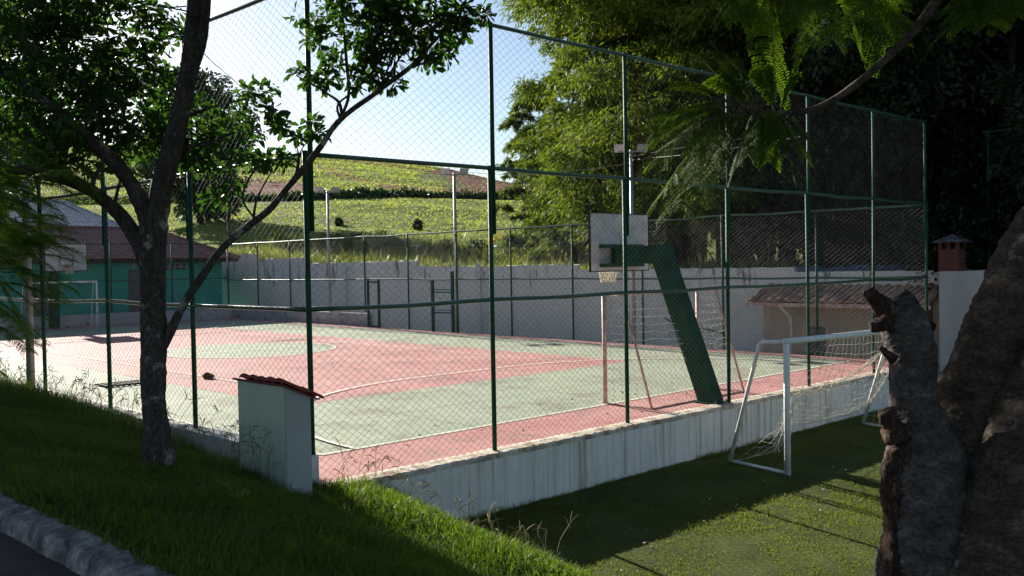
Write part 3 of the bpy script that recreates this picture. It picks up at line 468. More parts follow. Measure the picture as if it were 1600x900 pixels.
# hill beyond the court: a slope facing the court, with one terrace
def hill_raw(X, Y):
    dx = X - CL[0]; dy = Y - CL[1]
    d = dx * CF[0] + dy * CF[1]; lat = dx * CR[0] + dy * CR[1]; t = lat / np.maximum(d, 5)
    px = 800 + 1499 * t
    crest = np.interp(px, [-200, 200, 370, 480, 600, 700, 830, 1100, 1500], [205, 200, 187, 178, 164, 151, 122, 85, 60]) / 1499 * 168 + 2.63
    z1 = np.interp(d, [0, 44, 60, 80, 105, 107], [1.9, 1.9, 3.5, 6.4, 10.0, 11.0])
    k = np.clip((d - 107) / 61, 0, 1); z2 = 11.0 + (crest - 11.0) * k
    z = np.where(d > 107, z2, z1)
    z = np.where(d > 168, crest - .04 * (d - 168), z)
    z = z + .35 * np.sin(X * .13 + 1.3) * np.sin(Y * .11) * np.clip((d - 55) / 30, 0, 1) + .12 * np.sin(X * .6 + Y * .23) * np.clip((d - 50) / 20, 0, 1)
    return z, d, px
def hill_z(X, Y):
    z, d, px = hill_raw(X, Y)
    o = np.maximum(X - 20.9, Y - 58.5); k = np.clip(o / 1.2, 0, 1); k = k * k * (3 - 2 * k)
    low = np.clip((Y - 3) / 4, 0, 1) + np.clip((X - 30) / 10, 0, 1); low = np.clip(low, 0, 1)
    return -1.9 + (z * low - .9 * (1 - low) + 1.9) * k
tt = np.linspace(-1.25, 1.25, 330); dd = np.concatenate([np.linspace(22, 60, 110), np.linspace(60.6, 172, 200), np.linspace(175, 420, 40)])
T, Dd = np.meshgrid(tt, dd, indexing='ij')
XX = CL[0] + Dd * (CF[0] + T * CR[0]); YY = CL[1] + Dd * (CF[1] + T * CR[1]); ZZ = hill_z(XX, YY)
ZZ = ZZ + np.random.default_rng(5).normal(size=ZZ.shape) * .05 * np.clip((Dd - 50) / 30, 0, 1)
i = np.arange(XX.size).reshape(XX.shape); F = np.stack([i[:-1, :-1], i[1:, :-1], i[1:, 1:], i[:-1, 1:]], -1).reshape(-1, 4)
hill = struct(raw_mesh('hill', np.stack([XX, YY, ZZ], -1).reshape(-1, 3), [F], M['hill'], None, True))
# bare earth patches on the hill (cuts, track), as they lie on the ground
PX = 800 + 1499 * T; PY = 450 - 1499 * (ZZ - CL[2]) / Dd - 35 - .0178 * (PX - 800)
def patch(cx, cy, rx, ry, rot=0.0):
    a = PX - cx; b = PY - cy; u = a * math.cos(rot) + b * math.sin(rot); v = -a * math.sin(rot) + b * math.cos(rot)
    return np.clip(1.6 - np.sqrt((u / rx) ** 2 + (v / ry) ** 2), 0, 1)
soil = np.zeros_like(T)
for a in [(425, 290, 66, 15, .1), (380, 278, 40, 8, 0), (790, 284, 85, 17, .12), (730, 270, 70, 8, .1), (620, 258, 70, 4, .1), (545, 275, 70, 3.4, .28), (640, 293, 60, 4, .12), (300, 296, 90, 6, 0), (720, 299, 120, 4, 0), (560, 308, 140, 2, 0)]:
    soil = np.maximum(soil, patch(*a))
soil *= (Dd > 60)
at = hill.data.attributes.new('soil', 'FLOAT', 'POINT'); at.data.foreach_set('value', soil.astype(np.float32).ravel())

# ------------------------------------------------------------------ court
def slab(name, pts, mat, parent, lift, sub=True):
    mb = MB(); P = [(x, y, cz(y) + lift) for x, y in pts]
    mb.add(P, [tuple(range(len(P)))]); return mb.build(name, mat, parent)
court = thing('sports_court', (9, 17.7, cz(17.7)), None, None); struct(court)
court['label'] = 'faded pink and green painted concrete sports court with white lines'; 
slab('green_surface', [(0.18, 0), (17.9, 0), (17.9, 35.4), (0.18, 35.4)], 'court_green', court, 0)
for q in ([(.18, 0), (17.9, 0), (17.9, 1.6), (.18, 1.6)], [(.18, 1.6), (1.15, 1.6), (1.15, 33.9), (.18, 33.9)], [(17.2, 1.6), (17.9, 1.6), (17.9, 33.9), (17.2, 33.9)], [(.18, 33.9), (17.9, 33.9), (17.9, 35.4), (.18, 35.4)]):
    slab('red_border', q, 'court_red', court, .004)
# inner red field with a green centre circle
ang = np.linspace(0, 2 * np.pi, 65)[:-1]
slab('red_field', [(3.5, 6.1), (13.8, 6.1), (13.8, 29.5), (3.5, 29.5)], 'court_red', court, .004)
slab('centre_circle', [(9.1 + 2.7 * math.cos(a), 17.8 + 2.7 * math.sin(a)) for a in ang], 'court_green', court, .008)
def line_strip(name, pts, w=.06, lift=.012):
    P = np.array(pts, float); Tn = unit(np.gradient(P, axis=0)); S = np.stack([-Tn[:, 1], Tn[:, 0]], 1) * w / 2
    A = P + S; B = P - S; V = np.concatenate([np.c_[A, cz(A[:, 1]) + lift], np.c_[B, cz(B[:, 1]) + lift]]); n = len(P)
    k = np.arange(n - 1)[:, None]; return raw_mesh(name, V, [np.concatenate([k, k + 1, k + 1 + n, k + n], 1)], M['line_paint'], court)
line_strip('touch_line', [(1.18, 1.65), (1.18, 17), (1.18, 33.85)], .07)
line_strip('touch_line', [(17.15, 1.65), (17.15, 17), (17.15, 33.85)], .07)
line_strip('goal_line', [(1.18, 1.62), (9, 1.62), (17.15, 1.62)], .07, .0165)
line_strip('goal_line', [(1.18, 33.9), (9, 33.9), (17.15, 33.9)], .07, .0165)
line_strip('halfway_line', [(1.2, 17.8), (9, 17.8), (17.1, 17.8)], .06, .0165)
line_strip('circle_line', [(9.1 + 2.72 * math.cos(a), 17.8 + 2.72 * math.sin(a)) for a in np.linspace(0, 2 * np.pi, 65)], .06, .020)
def darea(s, y0):
    a1 = [(7.75 + 6.0 * math.cos(a), y0 + s * 6.0 * math.sin(a)) for a in np.linspace(math.pi, math.pi / 2, 30)]
    a2 = [(10.45 + 6.0 * math.cos(a), y0 + s * 6.0 * math.sin(a)) for a in np.linspace(math.pi / 2, 0, 30)]
    line_strip('penalty_arc', a1 + a2, .08, .024)
darea(1, 1.65); darea(-1, 33.9)
line_strip('volley_line', [(4.6, 9.2), (4.6, 17), (4.6, 26.4)], .04, .0205)
line_strip('volley_line', [(12.6, 6.6), (12.6, 17), (12.6, 28)], .04, .0205)

# ------------------------------------------------------------------ walls round the court
rw = thing('retaining_wall', (9, -.08, -.8), 'long white retaining wall with rusty streaks between the lawn and the court', 'wall')
def rough_bar(name, xs, sect, mat, parent, seed, amp, axis=0):
    r_ = np.random.default_rng(seed); k = len(sect); V = np.zeros((len(xs), k, 3))
    for j, (a, z, am) in enumerate(sect):
        V[:, j, axis] = xs; V[:, j, 1 - axis] = a + r_.normal(size=len(xs)) * amp * am; V[:, j, 2] = z + r_.normal(size=len(xs)) * amp * am
    i = np.arange(len(xs) * k).reshape(-1, k); ii = np.c_[i, i[:, :1]]
    F = np.stack([ii[:-1, :-1], ii[:-1, 1:], ii[1:, 1:], ii[1:, :-1]], -1).reshape(-1, 4)
    mb_caps = [list(range(k))]; mb_caps2 = [[(len(xs) - 1) * k + j for j in range(k)]]
    return raw_mesh(name, V.reshape(-1, 3), [F, np.array(mb_caps), np.array(mb_caps2)], M[mat], parent)
rough_bar('wall_body', np.linspace(.0, 18.2, 240), [(-.17, -1.6, 0), (.13, -1.6, 0), (.13, -.06, 0), (-.17, -.06, .3)], 'streaked_white', rw, 1, .008)
rough_bar('coping', np.linspace(.14, 18.2, 420), [(-.175, -.062, .4), (.16, -.062, 0), (.17, .008, .6), (.02, .022, 1), (-.15, .012, 1), (-.178, -.01, .8)], 'coping', rw, 2, .005)
lw = thing('low_wall', (0, 18, 0), 'low cream kerb wall under the street side fence behind the grass bank', 'wall')
rough_bar('wall_body', np.linspace(.16, 35.8, 200), [(-.15, -.6, 0), (.15, -.6, 0), (.15, .40, .4), (-.15, .40, .4)], 'low_cream', lw, 3, .008, 1)
cbk = MB().hexa([(-.22, -.07, -1.2), (.05, -.07, -1.2), (.05, .15, -1.2), (-.22, .15, -1.2), (-.21, -.06, .41), (.045, -.06, .41), (.045, .14, .41), (-.21, .14, .41)])
tag(cbk.build('corner_block', 'white_paint', org=(0, 0, 0)), 'short white corner block carrying the corner fence post', 'block')
ew = thing('end_wall', (9, 35.55, .1), 'low white end wall with flaking dark stains in front of the teal building', 'wall')
rough_bar('wall_body', np.linspace(-2, 18.3, 160), [(35.5, -.5, 0), (35.5, .72, .6), (35.68, .72, .6), (35.68, -.5, 0)], 'flaking', ew, 4, .008)
fl = thing('side_wall', (18.2, 29.5, .1), 'low stained white side wall along the far court corner', 'wall')
rough_bar('wall_body', np.linspace(23.7, 35.5, 90), [(18.1, -.5, 0), (18.1, .68, .6), (18.3, .68, .6), (18.3, -.5, 0)], 'flaking', fl, 5, .008, 1)
bw = thing('block_wall', (20.7, 22, -1), 'tall stepped white block wall with dark stained top behind the far fence', 'wall')
segs = [(37.4, 44, 3.52), (32.6, 37.4, 3.22), (23.5, 32.6, 2.92), (20.7, 23.5, 2.66), (14, 20.7, 2.62), (5.1, 14, 2.42), (-1.5, 5.1, 2.28)]
for k, (a, b, h) in enumerate(segs):
    rough_bar('wall_section', np.linspace(a + .004, b - .004, max(4, int((b - a) / .21))), [(20.6, -1.6, 0), (20.6, h, .8), (20.78, h, .8), (20.78, -1.6, 0)], 'blocks', bw, 10 + k, .012, 1)
mbp = MB()
for y in (29.0, 19.4): mbp.box(20.52, y - .12, -1.5, 20.592, y + .12, 2.75)
mbp.build('pilaster', 'blocks', bw)

# ------------------------------------------------------------------ chain-link fences
def wires(p0, a, L_, z0f, z1, hp=.128, vp=.095, r=.0020, seed=0):
    """two families of slanted wires clipped to the panel"""
    r_ = np.random.default_rng(seed); k = vp / hp; nrm = np.array([-a[1], a[0], 0]); segA = []; segB = []
    H = z1 - z0f
    for sgn, off in ((1, .003), (-1, -.003)):
        cs = np.arange(-H / k, L_ + H / k, hp)
        for c in cs:
            c = c + r_.normal() * .006
            # s(t) = c + sgn*z/k
            za, zb = 0.0, H; sa = c + sgn * za / k; sb = c + sgn * zb / k
            lo, hi = (0, L_)
            s1, z1_, s2, z2_ = sa, za, sb, zb
            if s1 > s2: s1, z1_, s2, z2_ = s2, z2_, s1, z1_
            if s2 <= lo or s1 >= hi: continue
            if s1 < lo: z1_ = z1_ + (z2_ - z1_) * (lo - s1) / (s2 - s1); s1 = lo
            if s2 > hi: z2_ = z1_ + (z2_ - z1_) * (hi - s1) / (s2 - s1); s2 = hi
            if abs(s2 - s1) < .01: continue
            m = max(2, int(abs(s2 - s1) / .7) + 1)
            q = np.linspace(0, 1, m); w = r_.normal(size=m) * .006; w[0] = w[-1] = 0
            ss = s1 + (s2 - s1) * q; zz = z0f + z1_ + (z2_ - z1_) * q + w
            P = np.array(p0)[None] + ss[:, None] * np.array([a[0], a[1], 0])[None] + nrm[None] * (off + w * .8)[:, None]; P[:, 2] = zz
            segA.append(P[:-1]); segB.append(P[1:])
    A = np.concatenate(segA); B = np.concatenate(segB); Tn = unit(B - A); u = unit(np.cross(Tn, np.tile(nrm, (len(A), 1)))); w = np.tile(nrm, (len(A), 1))
    V = []
    for e in (A, B):
        for j in range(3): V.append(e + r * (math.cos(j * 2.0944) * u + math.sin(j * 2.0944) * w))
    V = np.stack(V, 1); i = (np.arange(len(A)) * 6)[:, None]
    F = np.concatenate([i + np.array([0, 1, 4, 3]), i + np.array([1, 2, 5, 4]), i + np.array([2, 0, 3, 5])])
    return V.reshape(-1, 3), F
def court_fence(label, p0, a, n, step, zb, z_rails, tall, skip_posts=(), wire_r=.0020, hp=.128, seed=0, first=True):
    a = np.array(a, float); p0 = np.array([p0[0], p0[1], 0.0]); L_ = n * step; r2 = np.random.default_rng(seed + 500); A3 = np.array([a[0], a[1], 0])
    root = thing('court_fence', tuple(p0 + A3 * L_ / 2), label, 'fence', 'chain link court fences')
    for k in range(0 if first else 1, n + 1):
        if k in skip_posts: continue
        b = p0 + A3 * step * k
        top = z_rails[1] if len(z_rails) > 1 else z_rails[0]
        ln_ = np.array([r2.normal(), r2.normal(), 0]) * .012; MB().tube([b + [0, 0, zb(b) - .02], b + ln_ * .4 + [0, 0, top * .5], b + ln_ + [0, 0, top + .03]], .034, 10).build('post', 'green_paint', root, True)
        if tall:
            q = b + A3 * (.062 if k < n else -.062)
            mb = MB().rod(q + [0, 0, 3.08], q + [0, 0, z_rails[2] + .03], .033, 10); mb.build('upper_post', 'green_paint', root, True)
    for k, z in enumerate(z_rails):
        MB().tube(spline([p0 + A3 * step * (q * .5) + [0, 0, z + (r2.normal() * .007 - (.012 if q % 2 else 0))] for q in range(2 * n + 1)], 3), .030, 8).build('rail', 'rail_paint', root, True)
    zs = [zb(p0 + A3 * L_ / 2) + .02] + list(z_rails)
    for k in range(len(z_rails)):
        V, F = wires(p0, a, L_, zs[k], zs[k + 1] - (.0 if k < 9 else 0), hp=hp * (1.0 if k < 2 else 1.12), vp=hp * .745 * (1.0 if k < 2 else 1.12), r=wire_r, seed=seed + k)
        raw_mesh('wire_mesh', V, [F], M['wire'], root)
    return root
court_fence('tall three tier green chain link fence on the white retaining wall beside the lawn', (0, 0), (1, 0), 6, 3.0, lambda b: -.02 if b[0] > .1 else .40, [2.15, 4.01, 6.03], True, seed=1)
court_fence('tall three tier green chain link fence on the street side above the grass bank', (0, 0), (0, 1), 12, 3.0, lambda b: .39, [2.15, 4.01, 6.03], True, seed=11, first=False)
court_fence('low two tier chain link fence in front of the white block wall', (18, 0), (0, 1), 12, 2.975, lambda b: cz(b[1]) + (.66 if b[1] > 23.6 else 0), [2.15, 3.97], False, skip_posts=(0, 9), wire_r=.0024, hp=.165, seed=21, first=False)
court_fence('two tier chain link end fence in front of the teal building', (0, 35.75), (1, 0), 6, 3.0, lambda b: .70, [2.25, 4.02], False, wire_r=.0024, hp=.165, seed=31, skip_posts=(0,))

# gate and ladder frame in the far fence
gt = thing('fence_gate', (17.93, 23.1, .1), 'narrow green framed gate in the far fence', 'gate')
for y in (22.75, 23.5): MB().box(17.90, y - .05, .1, 17.97, y + .05, 2.12).build('gate_post', 'green_paint', gt)
MB().box(17.91, 22.8, 2.0, 17.96, 23.45, 2.07).build('crossbar', 'green_paint', gt); MB().box(17.91, 22.8, .12, 17.96, 23.45, .2).build('crossbar', 'green_paint', gt)
lf = thing('ladder_frame', (17.85, 18.4, .1), 'green steel frame with two crossbars leaning beside the middle light pole', 'frame')
for y in (19.14, 17.95): MB().box(17.82, y - .06, .1, 17.9, y + .06, 2.1 if y > 18 else 2.45).build('upright', 'green_paint', lf)
for z in (.82, 1.62):
    MB().box(17.83, 18.02, z, 17.88, 19.07, z + .05).build('crossbar', 'green_paint', lf); MB().box(17.83, 18.02, z + .11, 17.88, 19.07, z + .14).build('crossbar', 'green_paint', lf)

# meter pillar with tile cap
pl = thing('meter_pillar', (-.6, -.08, .2), 'pale green rendered pillar with little clay tile roof on the grass bank', 'pillar')
P = []
x0, x1, y0, y1 = -.74, -.40, -.60, .40
MB().hexa([(x0, y0, -.4), (x1, y0, -.4), (x1, y1, -.4), (x0, y1, -.4), (x0, y0, 1.35), (x1, y0, 1.20), (x1, y1, 1.20), (x0, y1, 1.35)]).build('pillar_body', 'mint', pl)
MB().hexa([(x0 + .015, y0 - .012, -.4), (x1 - .004, y0 - .012, -.4), (x1 - .004, y0 - .002, -.4), (x0 + .015, y0 - .002, -.4), (x0 + .015, y0 - .012, 1.335), (x1 - .004, y0 - .012, 1.195), (x1 - .004, y0 - .002, 1.195), (x0 + .015, y0 - .002, 1.335)]).build('pale_side_face', 'grey_white', pl)  # thin paler sheet over the side face, setting its tone apart from the front
def tile_roof(org, a, s, nrm, W, hfun, tw, tl, rh, th, name, mat, parent, lo=None, jit=.0, seed=0):
    """clay tile courses: rounded columns running up the slope, stepped at every course; hfun(t) -> (start, end) along the slope"""
    org, a, s, nrm = [np.array(v, float) for v in (org, a, s, nrm)]; r_ = np.random.default_rng(seed)
    V = []; F = []; n0 = 0; th_ = np.linspace(0, np.pi, 6)
    for c in range(int(W / tw)):
        tc = (c + .5) * tw; h0, h1 = hfun(tc)
        for k in range(int(math.floor(h0 / tl)), int(math.ceil(h1 / tl))):
            ha = max(h0, k * tl) ; hb = min(h1, (k + 1) * tl + .03)
            if hb - ha < .04: continue
            j = r_.normal(size=2) * jit
            for (h, lift) in ((ha, th + .012), (hb, th)):
                for q in th_:
                    V.append(org + a * (tc + j[0] - math.cos(q) * tw * .5) + s * h + nrm * (lift + math.sin(q) * rh + j[1]))
            for q in range(5): F.append((n0 + q, n0 + q + 1, n0 + 7 + q, n0 + 6 + q))
            # front lip
            for q in th_: V.append(org + a * (tc + j[0] - math.cos(q) * tw * .5) + s * ha + nrm * (lift * 0 + math.sin(q) * rh * .55 + j[1] - .004))
            for q in range(5): F.append((n0 + q, n0 + 12 + q, n0 + 13 + q, n0 + q + 1))
            n0 += 18
    return raw_mesh(name, V, [np.array(F)], M[mat], parent, False)
sl = unit(np.array([.34, 0, -.15])); nn = np.array([.15, 0, .34]); nn = nn / np.linalg.norm(nn)
cap = tile_roof((-.80, -.68, 1.385), (0, 1, 0), sl, nn, 1.14, lambda t: (0, .58), .19, .30, .045, .012, 'tile_cap', 'tile_cap', pl, jit=.004)
mb = MB(); q = np.array([-.79, -.66, 1.362])
mb.hexa([q, q + [.02, 0, 0] + sl * .5, q + [.02, 1.10, 0] + sl * .5, q + [0, 1.10, 0], q + nn * .018, q + sl * .52 + nn * .018, q + [0, 1.10, 0] + sl * .52 + nn * .018, q + [0, 1.10, 0] + nn * .018])
mb.build('cap_underside', 'tile_cap', pl)

# ------------------------------------------------------------------ basketball stands
def net_mesh(name, c, r0, r1, h, parent, n=12, rows=4, rr=.006):
    mb = MB()
    for s in (1, -1):
        for k in range(n):
            P = []
            for j in range(rows + 1):
                f_ = j / rows; r = r0 + (r1 - r0) * f_ ** .7; a = 2 * np.pi * (k + s * j * .5) / n
                P.append((c[0] + r * math.cos(a), c[1] + r * math.sin(a), c[2] - h * f_))
            mb.tube(P, rr, 4, False)
    return mb.build(name, 'rope', parent, True)
def ring(mb, c, r, rr, n=24):
    a = np.linspace(0, 2 * np.pi, n + 1); return mb.tube(np.c_[c[0] + r * np.cos(a), c[1] + r * np.sin(a), np.full(n + 1, c[2])], rr, 6, False)
def beam(mb, P, wx, hs):
    """rectangular section column swept in the YZ plane; P list of (y,z); hs half thickness"""
    P = np.array(P, float); Tn = unit(np.gradient(P, axis=0))
    for i in range(1, len(P) - 1): 
        d1 = unit(P[i] - P[i - 1]); d2 = unit(P[i + 1] - P[i]); Tn[i] = unit(d1 + d2)
    Nn = np.stack([-Tn[:, 1], Tn[:, 0]], 1); V = []
    for i in range(len(P)):
        k = 1.0
        if 0 < i < len(P) - 1: k = 1 / max(.5, float(unit(P[i] - P[i - 1]) @ Tn[i]))
        h = (hs[i] if hasattr(hs, '__len__') else hs) * k
        for (sx, sn) in ((-1, -1), (1, -1), (1, 1), (-1, 1)): V.append((wx[0] + sx * wx[1], P[i][0] + Nn[i][0] * sn * h, P[i][1] + Nn[i][1] * sn * h))
    F = []
    for i in range(len(P) - 1):
        for j in range(4): F.append((i * 4 + j, i * 4 + (j + 1) % 4, i * 4 + 4 + (j + 1) % 4, i * 4 + 4 + j))
    F += [(3, 2, 1, 0), tuple((len(P) - 1) * 4 + j for j in range(4))]
    return mb.add(V, F)
hs_ = thing('basketball_hoop', (8.95, .30, 0), 'green basketball stand with angled column seen from behind its white backboard', 'basketball hoop')
beam(MB(), [(.27, -.02), (1.36, 2.80), (2.42, 2.80)], (8.84, .145), [.18, .18, .155]).build('column', 'chipped_green', hs_)
MB().box(8.62, .02, .006, 9.06, .52, .03).build('base_plate', 'chipped_green', hs_)
for bx, by in ((8.66, .07), (9.02, .07), (8.66, .48), (9.02, .48)): MB().rod((bx, by, .03), (bx, by, .07), .018, 6).build('bolt', 'grey_metal', hs_)
beam(MB(), [(1.12, 2.48), (1.36, 2.845), (1.62, 2.845)], (8.84, .149), [.012, .012, .012]).build('weld_plate', 'chipped_green', hs_)
bd = MB().box(8.17, 2.60, 2.49, 10.02, 2.64, 3.64).build('backboard', 'board_white', hs_)
fr = MB()
for b in ((8.15, 2.595, 2.47, 10.04, 2.645, 2.49), (8.15, 2.595, 3.64, 10.04, 2.645, 3.66), (8.15, 2.595, 2.49, 8.17, 2.645, 3.64), (10.02, 2.595, 2.49, 10.04, 2.645, 3.64)): fr.box(*b)
fr.build('backboard_edge', 'board_edge', bd)
br = MB()
for z in (2.985, 2.60): br.box(8.42, 2.47, z - .035, 9.72, 2.592, z + .035)
br.box(8.80, 2.43, 2.64, 9.10, 2.588, 2.945); br.build('bracket', 'green_paint', hs_)
ring(MB(), (9.1, 2.94, 2.56), .225, .012).box(9.04, 2.645, 2.53, 9.16, 2.73, 2.58).build('rim', 'orange_rim', hs_)
net_mesh('net', (9.1, 2.94, 2.55), .215, .15, .30, hs_, 12, 4, .011)
hf = thing('basketball_hoop', (9.3, 35.2, .17), 'far basketball hoop with white backboard and black square facing the court', 'basketball hoop')
beam(MB(), [(35.2, .12), (34.95, 2.9), (34.05, 3.0)], (9.2, .17), [.2, .18, .14]).build('column', 'green_paint', hf)
bd = MB().box(8.46, 33.92, 2.75, 10.2, 33.96, 3.9).build('backboard', 'board_white', hf)
fr = MB()
for b in ((8.44, 33.905, 2.72, 10.22, 33.965, 2.75), (8.44, 33.905, 3.9, 10.22, 33.965, 3.93), (8.44, 33.905, 2.75, 8.46, 33.965, 3.9), (10.2, 33.905, 2.75, 10.22, 33.965, 3.9)): fr.box(*b)
for b in ((9.03, 33.912, 2.98, 9.63, 33.918, 3.01), (9.03, 33.912, 3.42, 9.63, 33.918, 3.45), (9.03, 33.912, 3.01, 9.06, 33.918, 3.42), (9.60, 33.912, 3.01, 9.63, 33.918, 3.42)): fr.box(*b)
fr.build('backboard_edge', 'board_edge', bd)
ring(MB(), (9.33, 33.55, 2.90), .225, .012).box(9.25, 33.75, 2.84, 9.41, 33.90, 2.96).build('rim', 'orange_rim', hf)
net_mesh('net', (9.33, 33.55, 2.89), .21, .14, .28, hf, 12, 4, .010)

# ------------------------------------------------------------------ goals
def net_sheet(name, corners, nu, nv, parent, sag=.1, rr=.004, seed=0, jit=.02, mat='rope'):
    """loose netting stretched between four corners (a b on top, c d at the bottom)"""
    a, b, c, d = [np.array(q, float) for q in corners]; r_ = np.random.default_rng(seed); G = np.zeros((nu + 1, nv + 1, 3))
    nrm = unit(np.cross(b - a, c - a))
    for i in range(nu + 1):
        for j in range(nv + 1):
            u, v = i / nu, j / nv; p = (a * (1 - u) + b * u) * (1 - v) + (c * (1 - u) + d * u) * v
            w = math.sin(math.pi * u) * math.sin(math.pi * v)
            G[i, j] = p + nrm * sag * w + np.array([0, 0, -abs(sag) * .5 * w]) + r_.normal(size=3) * jit * (.3 + w)
    mb = MB()
    for i in range(nu + 1): mb.tube(G[i], rr, 3, False)
    for j in range(nv + 1): mb.tube(G[:, j], rr, 3, False)
    return mb.build(name, mat, parent, True)
g1 = thing('court_goal', (9.0, 1.7, 0), 'rusty pink and white framed court goal beside the green hoop column', 'goal')
for x in (7.47, 10.5):
    MB().rod((x, 1.7, 0), (x, 1.7, 2.08), .042, 10).build('goal_post', 'pink_paint', g1, True)
    MB().tube([(x, 1.7, 2.05), (x, 1.25, 2.05), (x, .62, .03)], .022, 8).build('back_stay', 'pink_paint', g1, True)
    MB().rod((x, 1.66, .02), (x, .62, .02), .018, 6).build('ground_bar', 'pink_paint', g1)
MB().rod((7.43, 1.7, 2.06), (10.54, 1.7, 2.06), .042, 10).build('crossbar', 'pink_paint', g1, True)
MB().rod((7.47, .62, .02), (10.5, .62, .02), .018, 6).build('ground_bar', 'pink_paint', g1)
net_sheet('goal_net', [(7.5, 1.25, 2.05), (10.5, 1.25, 2.05), (7.5, .66, .05), (10.5, .66, .05)], 22, 15, g1, -.22, .0024, 3, .02)
net_sheet('goal_net', [(7.47, 1.68, 2.0), (7.47, 1.25, 2.0), (7.47, 1.68, .05), (7.47, .7, .05)], 5, 15, g1, .05, .0024, 4, .02)
net_sheet('goal_net', [(10.5, 1.68, 2.0), (10.5, 1.25, 2.0), (10.5, 1.68, .05), (10.5, .7, .05)], 5, 15, g1, .08, .0024, 5, .02)
g2 = thing('court_goal', (9.3, 34.4, .17), 'thin white framed goal under the far backboard by the end wall', 'goal')
for x in (7.8, 10.8):
    MB().rod((x, 34.4, .15), (x, 34.4, 2.25), .045, 10).build('goal_post', 'white_paint', g2, True)
    MB().tube([(x, 34.4, 2.2), (x, 34.75, 2.2), (x, 35.2, .2)], .02, 8).build('back_stay', 'white_paint', g2)
MB().rod((7.76, 34.4, 2.23), (10.84, 34.4, 2.23), .045, 10).build('crossbar', 'white_paint', g2, True)
g3 = thing('portable_goal', (10.3, -1.5, -.83), 'white portable football goal with torn rope net on the lawn', 'goal')
zg = lawn_z(0, -1.84) + .0
xa, xb = 7.85, 12.86
for x, zt in ((xa, 1.31), (xb, 1.24)):
    MB().rod((x, -1.84, zg - .01), (x, -1.84, zt + .05), .052, 12).build('goal_post', 'white_paint', g3, True)
    MB().tube([(x, -1.84, zt), (x, -1.40, zt - .03), (x, -1.34, zt - .08), (x, -.74, -.80)], .034, 10).build('back_leg', 'white_paint', g3, True)
    MB().rod((x, -1.84, zg + .03), (x, -.80, -.79), .030, 8).build('base_bar', 'white_paint', g3, True)
MB().tube([(xa - .05, -1.84, 1.31), (9.5, -1.84, 1.285), (xb + .05, -1.84, 1.24)], .052, 12).build('crossbar', 'white_paint', g3, True)
net_sheet('goal_net', [(9.2, -1.80, 1.26), (12.84, -1.80, 1.22), (8.7, -1.02, -.35), (12.84, -.85, -.55)], 24, 15, g3, -.34, .0036, 7, .018)
net_sheet('goal_net', [(7.92, -1.78, -.02), (9.2, -1.4, .45), (7.92, -.85, -.78), (9.2, -.95, -.78)], 7, 6, g3, -.15, .0038, 8, .03)
net_sheet('goal_net', [(12.86, -1.8, 1.2), (12.86, -1.38, 1.18), (12.86, -1.8, -.75), (12.86, -.8, -.75)], 7, 13, g3, .12, .0036, 9, .02)
mb = MB()   # the net gathered into a rope that hangs from the far top corner
for k in range(9):
    r_ = np.random.default_rng(40 + k); A = np.array([12.6, -1.7, 1.15]); B = np.array([9.0, -1.25, .25]); C_ = np.array([8.75, -1.1, -.70]); P = []
    for q in np.linspace(0, 1, 14): P.append(A + (B - A) * q + np.array([0, 0, -.45 * math.sin(math.pi * q) * .6]) + r_.normal(size=3) * .035)
    for q in np.linspace(.15, 1, 7): P.append(B + (C_ - B) * q + r_.normal(size=3) * .045)
    mb.tube(P, .005, 3, False)
mb.build('gathered_net', 'rope', g3)
# ------------------------------------------------------------------ buildings
tb = thing('teal_building', (8, 41.5, .6), 'teal rendered building with red tile hip roof behind the end wall', 'building')
X0, X1, Y0, Y1 = -8.0, 18.86, 38.0, 45.0; ZE = 3.28
mb = MB(); opn = [(9.1, 10.0, .6, 2.55), (13.77, 14.42, .6, 2.72), (15.6, 16.9, 2.72, 3.02)]
xs = [X0]
for o in opn: xs += [o[0], o[1]]
xs.append(X1)
for k in range(0, len(xs) - 1, 2): mb.box(xs[k], Y0, -.5, xs[k + 1], Y0 + .2, ZE)
for o in opn:
    if o[2] > .7: mb.box(o[0], Y0, -.5, o[1], Y0 + .2, o[2])
    else: mb.box(o[0], Y0, -.5, o[1], Y0 + .2, o[2])
    mb.box(o[0], Y0, o[3], o[1], Y0 + .2, ZE)
mb.box(X1 - .2, Y0 + .204, -.5, X1, Y1, ZE).box(X0, Y1 - .2, -.5, X1 - .204, Y1, ZE).box(X0, Y0 + .204, -.5, X0 + .2, Y1 - .204, ZE)
mb.build('wall', 'teal', tb)
for o in opn[:2]:
    d = MB().box(o[0] + .04, Y0 + .06, o[2], o[1] - .04, Y0 + .10, o[3] - .04).build('door', 'door_grey', tb)
    MB().box(o[0], Y0 + .04, o[2], o[0] + .04, Y0 + .12, o[3] - .002).box(o[1] - .04, Y0 + .04, o[2], o[1], Y0 + .12, o[3] - .002).box(o[0] + .04, Y0 + .04, o[3] - .04, o[1] - .04, Y0 + .12, o[3] - .002).build('door_frame', 'dark_wood', d)
o = opn[2]
w = MB().box(o[0], Y0 + .08, o[2], o[1], Y0 + .10, o[3]).build('window', 'glass_dark', tb)
mb = MB()
for k in range(5):
    x = o[0] + .02 + (o[1] - o[0] - .04) * k / 4; mb.box(x - .02, Y0 + .02, o[2], x + .02, Y0 + .078, o[3])
mb.box(o[0], Y0 + .03, o[2] + .13, o[1], Y0 + .07, o[2] + .16).build('window_frame', 'board_white', w)
MB().box(13.9, Y0 - .12, 2.88, 14.15, Y0 - .002, 3.06).build('wall_lamp', 'grey_metal', tb)
